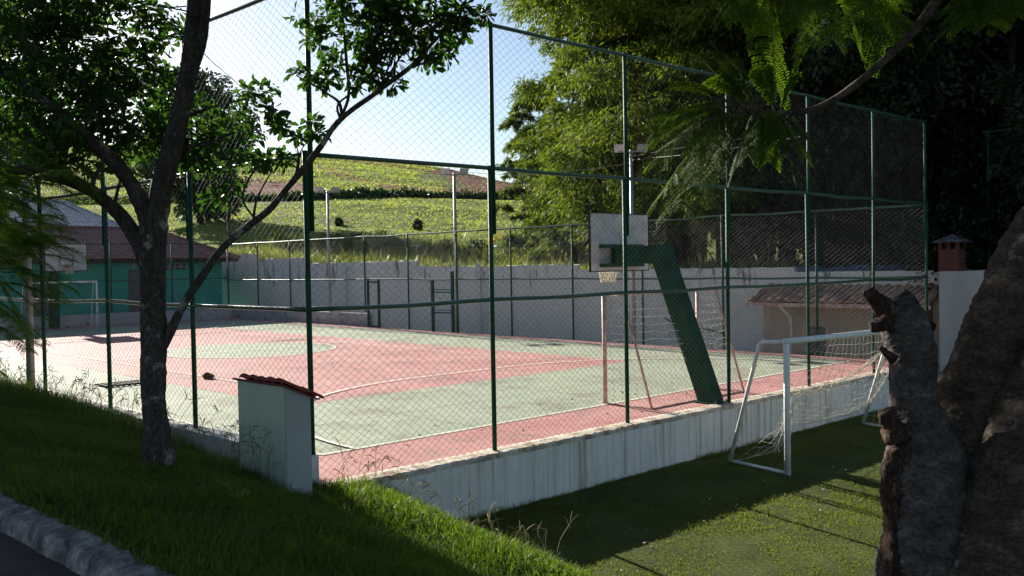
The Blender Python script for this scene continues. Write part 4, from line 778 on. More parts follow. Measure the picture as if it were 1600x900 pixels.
def hip_roof(name, parent, X0, X1, Y0, Y1, ze, zr, hipx, mat, tw, tl, rh, soff):
    ym = (Y0 + Y1) / 2; dy = ym - Y0; s_ = math.hypot(dy, zr - ze)
    s = (0, dy / s_, (zr - ze) / s_); n_ = (0, -(zr - ze) / s_, dy / s_); W = X1 - X0
    def h(t):
        e = min(t, W - t); return (0, s_ * min(1, e / hipx))
    r1 = tile_roof((X0, Y0, ze), (1, 0, 0), s, n_, W, h, tw, tl, rh, .02, name, mat, parent, jit=.004)
    sh = math.hypot(hipx, zr - ze); s2 = (-hipx / sh, 0, (zr - ze) / sh); n2 = ((zr - ze) / sh, 0, hipx / sh); D = Y1 - Y0
    tile_roof((X1, Y0, ze), (0, 1, 0), s2, n2, D, lambda t: (0, sh * min(1, min(t, D - t) / dy)), tw, tl, rh, .02, name, mat, parent, jit=.004)
    mb = MB(); a = (X0, Y0, ze - .02); b = (X1, Y0, ze - .02); c = (X1, Y1, ze - .02); d = (X0, Y1, ze - .02); e = (X0 + hipx, ym, zr - .02); f = (X1 - hipx, ym, zr - .02)
    mb.add([a, b, c, d, e, f], [(0, 1, 5, 4), (1, 2, 5), (2, 3, 4, 5), (3, 0, 4), (3, 2, 1, 0)]); mb.build('roof_deck', soff, parent)
    mb = MB().tube([(X0 + hipx, ym, zr + .04), (X1 - hipx, ym, zr + .04)], .11, 8)
    for cx, hx in ((X1, X1 - hipx),): mb.tube([(cx, Y0, ze + .05), (hx, ym, zr + .05)], .10, 8).tube([(cx, Y1, ze + .05), (hx, ym, zr + .05)], .10, 8)
    mb.build('ridge_tiles', mat, parent)
hip_roof('roof', tb, X0 - .7, X1 + .75, Y0 - .6, Y1 + .6, 3.27, 4.95, 3.1, 'tile_teal', .24, .38, .055, 'dark_wood')
MB().box(X0 - .6, Y0 - .58, 3.10, X1 + .7, Y0 - .53, 3.25).build('fascia', 'dark_wood', tb)
gb = thing('grey_roof_building', (9, 51, .6), 'building with pale grey glinting tile roof rising behind the teal building', 'building')
MB().box(-4, 47.2, -.5, 17.6, 57, 5.1).build('wall', 'cream', gb)
hip_roof('roof', gb, -4.6, 18.4, 46.2, 57.6, 4.7, 7.0, 2.6, 'tile_grey', .26, .40, .06, 'dark_wood')

# shed with brown tiles, chimney, white wall
sh = thing('shed', (21, 3.2, -.8), 'low cream shed with brown corrugated tile roof behind the far fence corner', 'shed')
mb = MB(); fx = 20.15
mb.box(fx, .9, -1.6, fx + .15, 3.85, 1.42).box(fx, 4.45, -1.6, fx + .15, 5.9, 1.42).box(fx, 3.85, .65, fx + .15, 4.45, 1.42)
mb.box(fx + .154, .9, -1.6, 22.6, 1.05, 1.7); mb.build('wall', 'cream', sh)
MB().box(fx + .03, 3.87, -1.2, fx + .07, 4.43, .63).build('door', 'door_grey', sh)
ssl = unit(np.array([2.2, 0, .85])); snn = np.array([-ssl[2], 0, ssl[0]])
tile_roof((19.5, .55, 1.36), (0, 1, 0), ssl, snn, 5.6, lambda t: (0, 2.35), .29, .55, .085, .03, 'roof', 'tile_brown', sh, jit=.012, seed=4)
q = np.array([19.55, .6, 1.33]); W_ = np.array([0, 5.4, 0])
MB().hexa([q, q + ssl * 2.2, q + ssl * 2.2 + W_, q + W_, q + snn * .04, q + ssl * 2.2 + snn * .04, q + ssl * 2.2 + W_ + snn * .04, q + W_ + snn * .04]).build('roof_deck', 'dark_wood', sh)
MB().box(19.46, .5, 1.26, 19.52, 6.15, 1.37).build('gutter', 'pink_paint', sh)
MB().tube([(19.52, 5.0, 1.28), (19.75, 4.95, 1.1), (20.02, 4.9, .9), (20.05, 4.9, -1.0)], .045, 8).build('drain_pipe', 'white_paint', sh, True)
tp = MB(); r_ = np.random.default_rng(9); n0 = 30; V = []
for i in range(n0):
    for j, (dx, dz) in enumerate(((-.25, -.06), (-.05, .07), (.15, .10), (.35, .03))):
        V.append((21.65 + dx + r_.normal() * .04, .6 + 5.3 * i / (n0 - 1), 2.32 + dz + r_.normal() * .03))
tp.add(V, [(i * 4 + j, i * 4 + j + 1, i * 4 + 5 + j, i * 4 + 4 + j) for i in range(n0 - 1) for j in range(3)])
tag(tp.build('tarpaulin', 'tarp_blue', org=(21.65, 3.2, 2.3)), 'crumpled blue tarpaulin strip lying along the shed roof ridge', 'tarpaulin')
ch = thing('brick_chimney', (20.45, .3, 1.5), 'square red brick chimney with metal hood beside the shed roof', 'chimney')
mb = MB().box(20.18, .03, -1.6, 20.72, .57, 2.86)
for x in (20.18, 20.63):
    for y in (.03, .48): mb.box(x, y, 2.864, x + .09, y + .09, 3.04)
for (a, b, c, d) in ((20.18, .26, 20.27, .34), (20.63, .26, 20.72, .34)): mb.box(a, b, 2.864, c, d, 3.04)
mb.build('stack', 'brick', ch)
MB().add([(20.02, -.13, 3.045), (20.88, -.13, 3.045), (20.88, .73, 3.045), (20.02, .73, 3.045), (20.45, .3, 3.27)], [(3, 2, 1, 0), (0, 1, 4), (1, 2, 4), (2, 3, 4), (3, 0, 4)]).build('hood', 'zinc', ch)
WWY = .15
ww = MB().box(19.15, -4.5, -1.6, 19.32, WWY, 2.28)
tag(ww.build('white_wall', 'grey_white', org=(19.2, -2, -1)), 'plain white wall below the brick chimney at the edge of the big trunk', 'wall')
# fence beyond
fb = thing('tall_fence', (22.2, -.9, -.9), 'dark green fence frame with diagonal brace in front of the dark trees', 'fence')
MB().rod((22.25, -.02, -1), (22.25, -.02, 6.15), .045, 8).build('post', 'green_paint', fb, True); MB().rod((22.0, -3.4, -1), (22.0, -3.4, 6.15), .045, 8).build('post', 'green_paint', fb, True)
MB().rod((22.26, .15, 6.15), (22.0, -3.6, 6.15), .035, 8).build('rail', 'green_paint', fb, True); MB().rod((22.4, 1.8, 3.95), (22.0, -3.6, 3.95), .03, 8).build('rail', 'green_paint', fb, True)
MB().rod((22.25, -.1, 5.3), (22.05, -1.6, 3.98), .03, 8).build('brace', 'green_paint', fb, True)

# ------------------------------------------------------------------ light poles and cables
def light_pole(x, y, zb, h, label, yaw):
    r = thing('light_pole', (x, y, zb), label, 'light pole', 'floodlight poles round the court')
    MB().tube([(x, y, zb), (x, y, zb + h * .5), (x, y, zb + h)], [.075, .068, .055], 10).build('pole', 'grey_metal', r, True)
    c, s = math.cos(yaw), math.sin(yaw); z = zb + h
    MB().rod((x - c * .42, y - s * .42, z - .06), (x + c * .42, y + s * .42, z - .06), .025, 6).build('crossarm', 'grey_metal', r)
    for k in (-1, 1):
        cx, cy = x + k * c * .36, y + k * s * .36; f = np.array([-s, c, 0]) if True else None
        f = unit(np.array([-s * 1.0 + k * c * .25, c * 1.0 + k * s * .25, -.55])); u = unit(np.cross(f, [0, 0, 1])); v = np.cross(u, f); o_ = np.array([cx, cy, z + .06])
        B = [o_ + u * a * .19 + v * b * .14 - f * .08 for a, b in ((-.7, -.7), (.7, -.7), (.7, .7), (-.7, .7))]; T_ = [o_ + u * a * .19 + v * b * .14 + f * .04 for a, b in ((-1, -1), (1, -1), (1, 1), (-1, 1))]
        hmesh = MB().hexa(B + T_).build('floodlight', 'lamp_housing', r)
        G = [p + f * .004 + (o_ + f * .04 - p) * .1 for p in T_]; MB().add(G, [(0, 1, 2, 3)]).build('lens', 'lamp_glass', hmesh)
light_pole(18.28, 26.9, .1, 6.05, 'slim grey floodlight pole nearest the teal building behind the far fence', 2.6)
light_pole(18.28, 18.2, 0, 6.25, 'slim grey floodlight pole rising beside the green ladder frame', 2.6)
light_pole(18.30, 9.55, -.1, 6.40, 'slim grey floodlight pole rising behind the near backboard', 2.4)
light_pole(-.14, 9.35, .1, 6.0, 'thick grey pole at the left street side fence half hidden by feathery leaves', .3)
for k, (P, lab) in enumerate(zip(CABLES, ['thin dark cable sloping from the first floodlight pole towards the near tree', 'thin cable strung from the middle pole past the backboard pole into the trees', 'short thin cable running from the backboard pole into the dark trees'])):
    Q = spline([p + (0,) for p in map(tuple, P)], 8)[:, :3]
    tag(MB().tube(Q, .009 if k else .011, 5).build('overhead_cable', 'cable', org=tuple(Q[0])), lab, 'cable')

# small things about the place
def rock(name, c, s, mat, seed, label, cat):
    r_ = np.random.default_rng(seed); n, m = 14, 9; V = []; ph = r_.uniform(0, 6, 6)
    for j in range(m):
        th = math.pi * j / (m - 1)
        for i in range(n):
            a = 2 * math.pi * i / n; d = 1 + .18 * math.sin(2 * a + ph[0]) + .12 * math.sin(3 * a + ph[1] + 2 * th) + .1 * math.sin(5 * th + ph[2]) + r_.normal() * .04
            V.append((c[0] + s[0] * d * math.sin(th) * math.cos(a), c[1] + s[1] * d * math.sin(th) * math.sin(a), c[2] + s[2] * d * math.cos(th)))
    F = [(j * n + i, j * n + (i + 1) % n, (j + 1) * n + (i + 1) % n, (j + 1) * n + i) for j in range(m - 1) for i in range(n)]
    return tag(MB().add(V, F).build(name, mat, None, True, c), label, cat)
rock('stone', (4.5, 11.5, cz(11.5) + .06), (.12, .10, .08), 'brown_stone', 1, 'small brown stone lying alone on the pink court', 'stone')
def ground_hit(px, py):
    d = CF + CR * (px - 800) / 1499 - CU * (py - 450) / 1499
    for t in np.arange(22, 165, .1):
        p = CL + d * t
        if p[0] > 21.2 and hill_z(np.array([p[0]]), np.array([p[1]]))[0] >= p[2]: return p
    return CL + d * 60
q = ground_hit(632, 389); rock('boulder', (q[0], q[1], q[2] + .15), (.55, .5, .45), 'stone', 2, 'grey boulder with a light edge at the foot of the hill', 'boulder')
q = ground_hit(617, 389); rock('boulder', (q[0], q[1], q[2] + .15), (.50, .45, .5), 'earth_stone', 3, 'brown boulder beside the grey one at the foot of the hill', 'boulder')
q = ground_hit(772, 400); u = CR
mb = MB().tube([q + u * .0 + [0, 0, .35], q + u * 1.05 + [0, 0, .35]], .30, 14); bl = tag(mb.build('barrel', 'blue_plastic', None, True, tuple(q)), 'blue plastic barrel lying on its side in the weeds', 'barrel')
q = ground_hit(652, 410); mb = MB().rod(q - [0, 0, .3], q + [0, 0, .95], .05, 8).rod(q + [0, 0, .95] - u * .35, q + [0, 0, .95] + u * .2, .05, 8)
tag(mb.build('wooden_post', 'board_white', None, False, tuple(q)), 'pale wooden post with a short crosspiece standing behind the block wall', 'post')
dg = thing('drain_grate', (2.7, 12.0, cz(12) + .02), 'flat dark slatted grate lying on the green court surface', 'grate')
mb = MB()
for k in range(9): mb.box(2.2 + k * .13, 11.75, cz(12) + .016, 2.26 + k * .13, 12.25, cz(12) + .05)
mb.build('slats', 'dark_wood', dg); MB().box(2.15, 11.70, cz(12) + .015, 3.36, 11.748, cz(12) + .055).box(2.15, 12.252, cz(12) + .015, 3.36, 12.30, cz(12) + .055).build('grate_frame', 'dark_wood', dg)
r_ = np.random.default_rng(8); mb = MB(); A = np.array([17.7, 7.9, .95])
for (a, b) in (((0, 0, 0), (-.05, -.95, -.28)), ((-.01, -.45, -.13), (-.02, -.95, .06)), ((-.05, -.9, -.27), (-.1, -2.2, -.40))):
    mb.tube(spline([A + np.array(a), A + (np.array(a) + np.array(b)) / 2 + r_.normal(size=3) * .04, A + np.array(b)], 5), .022, 5)
tag(mb.build('dead_branch', 'dark_wood', None, False, tuple(A)), 'bare dark branch caught in the far fence behind the court goal', 'branch')

# ------------------------------------------------------------------ near tree on the bank
def tree_root(name, loc, label, group=None): return thing(name, loc, label, 'tree', group)
b0 = NT_TRUNK[1]
nt_ = tree_root('broadleaf_tree', (b0[0], b0[1], b0[2]), 'dark barked tree growing on the grass bank with one limb reaching over the fence')
base = [(b0[0], b0[1], b0[2] - .25, .21), (b0[0], b0[1], b0[2] + .02, .165)] + [(a, b, c, d * .86) for a, b, c, d in NT_TRUNK[2:]]
wood(MB(), base, 8, 18, rr=.05, seed=1).build('trunk', 'bark_near', nt_, True)
for k, P in enumerate(NT_BR): wood(MB(), [(a, b, c, d * (.66 if k == 4 else .85)) for a, b, c, d in P], 6, 12 if P[0][3] > .03 else 6, rr=.05 if P[0][3] > .03 else .02, seed=20 + k).build('branch', 'bark_near', nt_, True)
skel = np.concatenate([spline(P, 6) for P in NT_BR] + [spline(NT_TRUNK, 6)])[:, :3]
tw = MB(); LP = []; LD = []; LN = []; LL = []
for (x, y, z, r) in NT_BLOB:
    c = np.array([x, y, z]); dist = np.linalg.norm(skel - c, axis=1); near = skel[np.argmin(dist + rng.random(len(dist)) * .15)]
    big = r > .25
    n = int(np.clip(5 + (r / .1) ** 2 * (2.4 if big else 1.45), 3, 150)); stemc = near + (c - near) * .75
    if np.linalg.norm(c - near) > .08: tw.tube(spline([near, (near + c) / 2 + rng.normal(size=3) * .04, c], 4), np.linspace(.009, .004, 9), 5, False)
    for k in range(n):
        d = rdir(1)[0]; d[2] *= .75; p = c + d * r * rng.random() ** .45 * np.array([1, 1, .85])
        if rng.random() < .5: tw.tube([c + (p - c) * .1 + rng.normal(size=3) * .02, (c + p) / 2 + rng.normal(size=3) * .03, p], [.004, .003, .002], 3, False)
        m = rng.integers(5, 8); ax = unit(d * .6 + np.array([0, 0, .35]) + rng.normal(size=3) * .4); s1 = unit(np.cross(ax, rng.normal(size=3))); s2 = np.cross(ax, s1)
        for q in range(m):
            a = 2 * np.pi * (q + rng.random() * .5) / m; ld = unit(math.cos(a) * s1 + math.sin(a) * s2 + ax * .25 + np.array([0, 0, -.38]))
            LP.append(p + ld * .025); LD.append(ld); LN.append(unit(ax + rng.normal(size=3) * .35)); LL.append(rng.uniform(.055, .15))
stuff(tw.build('twigs', 'bark_near', nt_))
LL = np.array(LL); leaf_mesh('crown', np.array(LP), np.array(LD), np.array(LN), LL, LL * .46, 'leaf_near', nt_, 'obovate', .10)

# ------------------------------------------------------------------ feathery fronds
def frond_arrays(p0, p1, r_, npn=17, nlf=15, droop=.12, lw=.0062, ll=.017, pl_=.30):
    """bipinnate frond: rachis from p0 to p1, pinnae in pairs, leaflets along every pinna"""
    p0 = np.array(p0); p1 = np.array(p1); ax = p1 - p0; Lr = np.linalg.norm(ax); ax = ax / Lr
    up = np.array([0, 0, 1.0]); side = unit(np.cross(ax, up) + r_.normal(size=3) * .25); nrm = unit(np.cross(side, ax))
    t = np.linspace(0, 1, 10); C_ = p0 + ax * (t * Lr)[:, None] + np.array([0, 0, 1.0]) * (droop * Lr * 4 * (t - t * t))[:, None] * .55
    P = []; D = []; Nn = []; stems = [C_]
    for k in range(npn):
        u = .14 + .86 * (k + .5) / npn; c = np.array([np.interp(u, t, C_[:, j]) for j in range(3)])
        tl = np.array([np.interp(min(1, u + .05), t, C_[:, j]) - np.interp(max(0, u - .05), t, C_[:, j]) for j in range(3)]); tl = unit(tl)
        plen = Lr * pl_ * (math.sin(math.pi * min(1, .18 + .82 * (1 - u) ** .75 + .1))) ** .7 * r_.uniform(.85, 1.1)
        plen = max(plen, Lr * .06)
        for s in (1, -1):
            pd = unit(side * s + tl * .62 + nrm * .10 + r_.normal(size=3) * .07)
            v = (np.arange(nlf) + .7) / nlf
            q = c + pd * (v * plen)[:, None] + np.array([0, 0, -1.0]) * (v ** 2 * plen * .28)[:, None]
            pn = unit(nrm + r_.normal(size=3) * .18); ls = unit(np.cross(pd, pn))
            for e in (1, -1):
                P.append(q); D.append(np.tile(unit(ls * e + pd * .45), (nlf, 1)) + r_.normal(size=(nlf, 3)) * .08); Nn.append(np.tile(pn, (nlf, 1)))
    return np.concatenate(P), np.concatenate(D), np.concatenate(Nn), stems
def frond_crown(specs, name, mat, parent, stem_mat, lscale=1.0, **kw):
    P = []; D = []; Nn = []; mb = MB(); r_ = np.random.default_rng(77)
    for s in specs:
        Lr = math.dist(s[:3], s[3:]); a, b, c, st = frond_arrays(s[:3], s[3:], r_, **kw); P.append(a); D.append(b); Nn.append(c)
        for q in st: mb.tube(q, np.linspace(.0035, .0012, len(q)) * lscale, 4, False)
    P = np.concatenate(P); n = len(P); ll = r_.uniform(.8, 1.15, n) * .019 * lscale
    leaf_mesh(name, P, np.concatenate(D), np.concatenate(Nn), ll, ll * .42, mat, parent, 'rhomb', .05)
    stuff(mb.build('frond_stems', stem_mat, parent))
# left feathery tree: fronds that reach into view and a fuller crown beyond the picture edge
lb = np.array([-3.55, 3.0])
lt_ = tree_root('feathery_tree', (lb[0], lb[1], bank_z(lb[0], lb[1]) + 0.0), 'feathery leaved tree on the bank at the left edge with bright green fronds')
zb = float(bank_z(lb[0], lb[1]))
wood(MB(), [(lb[0], lb[1], zb - .2, .26), (lb[0], lb[1], zb + .1, .2), (lb[0] + .05, lb[1] - .1, zb + 1.2, .17), (lb[0], lb[1] - .2, zb + 2.4, .15), (lb[0] - .1, lb[1], zb + 4, .11), (lb[0], lb[1] + .2, zb + 6, .06)], 6, 14, seed=3).build('trunk', 'bark_dark', lt_, True)
specs = list(LT_FR)
hub = np.array([lb[0], lb[1] - .2, zb + 2.3])
mb = MB()
for k, tgt in enumerate([(-3.55, -.1, 2.85), (-3.6, .0, 3.3), (-3.3, .3, 3.7), (-3.75, .5, 2.6), (-3.6, 1.2, 4.4), (-3.0, 2.3, 4.6), (-4.4, 2.2, 4.2)]):
    T_ = np.array(tgt); wood(mb, [(*hub, .05), (*((hub + T_) / 2 + [0, 0, .15]), .03), (*T_, .008)], 5, 7, seed=k)
mb.build('branches', 'bark_dark', lt_, True)
r_ = np.random.default_rng(5)
for k in range(230):
    c = hub + np.array([0, .1, 2.0]) + rdir(1, r_)[0] * np.array([2.0, 2.6, 2.0]) * r_.random() ** .4
    if c[1] < 1.8 or (c[0] > -3.3 and c[2] < 6.2): continue
    d = unit(np.array([c[0] - hub[0], c[1] - hub[1], -.4]) + r_.normal(size=3) * .5); s = np.concatenate([c, c + d * r_.uniform(.45, .7)])
    specs.append(tuple(s))
frond_crown(specs, 'crown', 'leaf_feather', lt_, 'bark_dark', 1.15, npn=20, nlf=12, pl_=.19)

# spreading tree on the right with its overhanging branch
rb = np.array(RT_B[1][:3])
rt_ = tree_root('spreading_tree', (RT_TRUNK[0][0], RT_TRUNK[0][1], -.1), 'massive old tree at the right edge with broken stub and overhanging feathery branch')
gnarl(wood(MB(), RT_B, 22, 72, rr=.035, seed=5), .009).build('trunk', 'bark_right', rt_, True)
gnarl(wood(MB(), RT_C, 22, 72, rr=.035, seed=6), .009).build('stem', 'bark_right', rt_, True)
st = gnarl(wood(MB(), [(a, b, c, d * .92) for a, b, c, d in RT_TRUNK], 20, 60, rr=.035, seed=7), .007).build('broken_stub', 'bark_stub', rt_, True)
for k, P in enumerate(RT_KNOB): wood(MB(), [(a, b, c, d * .85) for a, b, c, d in P], 6, 12, rr=.12, seed=50 + k).build('knob', 'rot_wood', st, True)
gnarl(wood(MB(), [(a + .02, b, c, d * .8) for a, b, c, d in RT_FLAP], 20, 44, rr=.05, seed=8), .016).build('decayed_bark', 'rot_wood', rt_, True)
for k, P in enumerate(RT_BRANCH): wood(MB(), P, 7, 9, rr=.05, seed=60 + k).build('branch', 'bark_right', rt_, True)
frond_crown(list(RT_FR), 'crown', 'leaf_right', rt_, 'bark_right', 1.0, npn=16, nlf=16)

# ------------------------------------------------------------------ other trees
def canopy(name, blobs, nleaf, lsize, mat, parent, seed):
    r_ = np.random.default_rng(seed); P = []; D = []; w = np.array([b[3] ** 2 for b in blobs]); n = (nleaf * w / w.sum()).astype(int)
    for b, m in zip(blobs, n):
        ns = max(6, m // 30); c = np.array(b[:3]); s = c + rdir(ns, r_) * (r_.random(ns) ** .4 * b[3])[:, None] * [1, 1, .6]
        p = s[r_.integers(0, ns, m)] + r_.normal(size=(m, 3)) * b[3] * .12; P.append(p); D.append(unit(p - c) + r_.normal(size=(m, 3)) * .7 + [0, 0, -.3])
    P = np.concatenate(P); m = len(P); ll = r_.uniform(.7, 1.3, m) * lsize
    leaf_mesh(name, P, np.concatenate(D), unit(np.array([0, 0, 1.0]) + r_.normal(size=(m, 3)) * .6), ll, ll * .5, mat, parent, 'rhomb', .1)
def leafy_tree_mesh(seed, H, R, nleaf, lsize, mat, bark, root, zlow=.25, asp=1.0, droop=.5, ncl=26):
    r_ = np.random.default_rng(seed); z0 = WLOC[root.name][2]; o = np.array(WLOC[root.name])
    tr = [(0, 0, -.8, .38 * H / 14), (0, 0, 0, .30 * H / 14), (r_.normal() * .2, r_.normal() * .2, H * .3, .24 * H / 14), (r_.normal() * .4, r_.normal() * .4, H * .6, .15 * H / 14), (r_.normal() * .4, r_.normal() * .4, H * .92, .04)]
    mb = wood(MB(), [(o[0] + a, o[1] + b, o[2] + c, d) for a, b, c, d in tr], 5, 10, seed=seed); cl = []
    for k in range(ncl):
        h = H * (zlow + (1 - zlow) * (k + r_.random()) / ncl); a = k * 2.4 + r_.normal() * .4; f = (h / H - zlow) / (1 - zlow)
        rr_ = R * (.45 + 1.1 * math.sin(math.pi * min(1, .12 + .82 * f))) * .68 * r_.uniform(.6, 1.1)
        e = np.array([math.cos(a) * rr_, math.sin(a) * rr_, h]); b0_ = np.array([0, 0, max(H * .15, h - rr_ * .7)])
        mid = (b0_ + e) / 2 + [0, 0, .08 * rr_]; wood(mb, [(*(o + b0_), .09 * H / 14), (*(o + mid), .05 * H / 14), (*(o + e), .012)], 3, 6, seed=seed + k)
        cl.append((e, R * r_.uniform(.24, .42)))
        for q in range(2): cl.append((e * [r_.uniform(.5, .85), r_.uniform(.5, .85), 1] + r_.normal(size=3) * R * .12, R * r_.uniform(.2, .34)))
    mb.build('trunk', bark, root, True)
    w = np.array([c[1] ** 2 for c in cl]); n = (nleaf * w / w.sum()).astype(int); P = []; D = []; Nn = []
    for (c, r), m in zip(cl, n):
        ns = max(4, m // 16); sc_ = rdir(ns, r_) * (r_.random(ns) ** .35 * r)[:, None] * np.array([1, 1, .72]) + c
        i = r_.integers(0, ns, m); p = sc_[i] + r_.normal(size=(m, 3)) * r * .13; P.append(p)
        D.append(unit(unit(p - c) + r_.normal(size=(m, 3)) * .6 + np.array([0, 0, -droop]))); Nn.append(unit(np.array([0, 0, 1.0]) + r_.normal(size=(m, 3)) * .55))
    P = np.concatenate(P) * np.array([asp, asp, 1]) + o; m = len(P); ll = r_.uniform(.7, 1.25, m) * lsize
    leaf_mesh('crown', P, np.concatenate(D), np.concatenate(Nn), ll, ll * .48, mat, root, 'rhomb', .12)
def bamboo_mesh(seed, H, R, root, nl=60, per=900, mat='leaf_bamboo', low=.10):
    r_ = np.random.default_rng(seed); o = np.array(WLOC[root.name]); mb = MB(); P = []; D = []
    for k in range(nl):
        f = low + (1 - low) * ((k + r_.random()) / nl) ** .9; a = k * 2.39996 + r_.normal() * .35; b = np.array([math.cos(a), math.sin(a), 0])
        rp = R * (.55 + .55 * math.sin(math.pi * min(1, f * .95) ** 1.1)) * r_.uniform(.45, 1.08) * (1 - .45 * max(0, f - .75) / .25); r = R * r_.uniform(.20, .40); h = H * f
        c = o + b * rp + [0, 0, h]; s = np.linspace(0, 1, 10); b0_ = o + b * R * .22 * r_.random() + r_.normal(size=3) * [.3, .3, 0]
        C_ = b0_ + (c - b0_) * np.c_[s ** 2.2, s ** 2.2, 1 - (1 - s) ** 1.35]; C_[0, 2] -= .8; mb.tube(C_, np.linspace(.045, .008, 10), 5, False)
        m = int(per * (r / (R * .3)) ** 2); nsp = max(10, m // 26); d0 = rdir(nsp, r_); d0[:, 2] = np.abs(d0[:, 2]) * 1.0 - .22 * r_.random(nsp); d0 = unit(d0)
        i = r_.integers(0, nsp, m); d = d0[i]; q = r_.random(m)
        p = c + d * np.array([1.2, 1.2, .72]) * (r * (.55 + .5 * q))[:, None] + r_.normal(size=(m, 3)) * r * .085; hd = np.c_[d[:, :2], 0 * q]; p[:, 2] -= q ** 2 * r * .38 * np.linalg.norm(hd, axis=1)
        P.append(p); D.append(unit(hd * .9 + r_.normal(size=(m, 3)) * .5 + np.array([0, 0, -.62])))
    mb.build('culms', 'culm', root, True); P = np.concatenate(P); D = np.concatenate(D); m = len(P); ll = r_.uniform(.15, .36, m)
    leaf_mesh('foliage', P, D, unit(np.array([0, 0, 1.0]) + r_.normal(size=(m, 3)) * .55), ll, ll * .23, mat, root, 'rhomb', .08)
bl = []
r_ = np.random.default_rng(66)
for k in range(60):
    a = r_.uniform(0, 6.283); rr = 5.8 * r_.random() ** .5; x = -1.6 + rr * math.cos(a); y = -8.6 + rr * math.sin(a)
    bl.append((x, y, r_.uniform(5.6, 8.5), r_.uniform(.9, 1.5)))
canopy('upper_crown', bl, 60000, .20, 'leaf_right', rt_, 67)
bl = []
for k in range(26):
    a = r_.uniform(0, 6.283); rr = 3.2 * r_.random() ** .5; bl.append((-2.6 + rr * math.cos(a), .1 + rr * math.sin(a), r_.uniform(7.5, 10.0), r_.uniform(.8, 1.3)))
canopy('upper_crown', bl, 26000, .14, 'leaf_near', nt_, 68)
hz = lambda x, y: float(hill_z(np.array([x]), np.array([y]))[0])
blabs = ['tall sunlit bamboo clump arching over the block wall at the edge of the sky', 'smaller bamboo clump standing apart against the sky behind the tall one', 'dense yellow green bamboo clump just left of the backboard pole', 'shaded bamboo clump right of the backboard pole', 'far bamboo clump filling the top between its nearer neighbours', 'low bushy bamboo clump drooping above the far fence', 'middle height bamboo clump between the low bushy clump and the tall one']
for k, (p, H, R) in enumerate(BAMBOO):
    z = hz(p[0], p[1]); r = thing('bamboo_clump', (p[0], p[1], z), blabs[k], 'bamboo', 'bamboo clumps behind the court')
    bamboo_mesh(100 + k, H - z + .6, R, r, nl=int(22 + 3.2 * H) if H > 12 else 30, per=1250 if H > 12 else 900)
proto = []
for k in range(3):
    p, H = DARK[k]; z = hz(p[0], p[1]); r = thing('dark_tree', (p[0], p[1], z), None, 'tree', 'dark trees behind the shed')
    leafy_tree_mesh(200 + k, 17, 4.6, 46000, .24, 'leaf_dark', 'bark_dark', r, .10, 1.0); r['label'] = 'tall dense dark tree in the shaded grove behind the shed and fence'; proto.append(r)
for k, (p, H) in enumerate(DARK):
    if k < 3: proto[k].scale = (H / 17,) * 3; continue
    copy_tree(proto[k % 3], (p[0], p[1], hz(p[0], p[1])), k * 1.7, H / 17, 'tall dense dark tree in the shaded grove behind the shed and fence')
ht = HILLTREE; z = hz(ht[0], ht[1]); r = thing('dark_tree', (ht[0], ht[1], z - .3), 'round dark tree alone on the green hillside behind the near trunk', 'tree')
leafy_tree_mesh(300, 13, 5.0, 16000, .55, 'leaf_hill', 'bark_dark', r, .12, .95)
# street trees further along the bank, whose crowns shade the grass
for k, (x, y, H, R_, zl, lab) in enumerate([(-3.1, 9.3, 4.9, 1.9, .42, 'low bushy street tree just outside the left edge next to the feathery tree'), (-1.5, 14.3, 6.2, 2.7, .50, 'leafy street tree behind the feathery fronds at the upper left edge'), (-.30, 20.8, 10.4, 3.05, .74, 'second tall street tree further along the bank beyond the left edge'), (-.1, 28.5, 12.7, 3.0, .64, 'tallest street tree at the far end of the bank beyond the left edge')]):
    z = float(bank_z(x, y)); r = thing('street_tree', (x, y, z), lab, 'tree', 'street trees along the bank')
    leafy_tree_mesh(400 + k, H, R_, 36000, .19, 'leaf_near', 'bark_near', r, zl, 1.0)

# terrace hedge and scrub at the foot of the hill
P = []; r_ = np.random.default_rng(12)
for px in np.arange(385, 905, .9):
    t = (px - 800) / 1499; 
    for q in range(10):
        d = 105.6 + r_.normal() * .5; x = CL[0] + d * (CF[0] + t * CR[0]); y = CL[1] + d * (CF[1] + t * CR[1]); P.append((x, y, hz(x, y) + r_.uniform(-.4, .28) * (1 + .6 * math.sin(px * .07) + .5 * math.sin(px * .19 + 1))))
P = np.array(P); n = len(P)
tag(leaf_mesh('hedge', P, rdir(n, r_) + [0, 0, .4], rdir(n, r_), r_.uniform(.35, .75, n), .30, 'leaf_hill', None, 'rhomb', .1, org=tuple(P[n // 2])), 'long dark hedge line running along the terrace across the hillside', 'hedge')
def shrub(px, py, r, mat, label, seed, group=None, hgt=1.0, name='shrub'):
    q = ground_hit(px, py); r_ = np.random.default_rng(seed); root = thing(name, tuple(q), label, 'shrub', group); n = 520
    c = q + np.array([0, 0, r * .7 * hgt]); p = c + rdir(n, r_) * (r_.random(n) ** .4 * r)[:, None] * [1, 1, .8 * hgt]; mb = MB()
    for k in range(6): mb.tube([q - [0, 0, .2], q + [r_.normal() * r * .2, r_.normal() * r * .2, r * .6], c + r_.normal(size=3) * r * .5], [.03, .02, .008], 5, False)
    mb.build('stems', 'bark_dark', root); leaf_mesh('foliage', p, unit(p - c) + r_.normal(size=(n, 3)) * .5, rdir(n, r_), r_.uniform(.14, .3, n), .10, mat, root)
shrub(653, 360, .32, 'leaf_hill', 'small dark cone shaped bush alone on the sunny hillside', 1, hgt=1.7); shrub(530, 353, .28, 'leaf_hill', 'tiny dark bush on the hillside right of the first floodlight pole', 2, hgt=1.4)
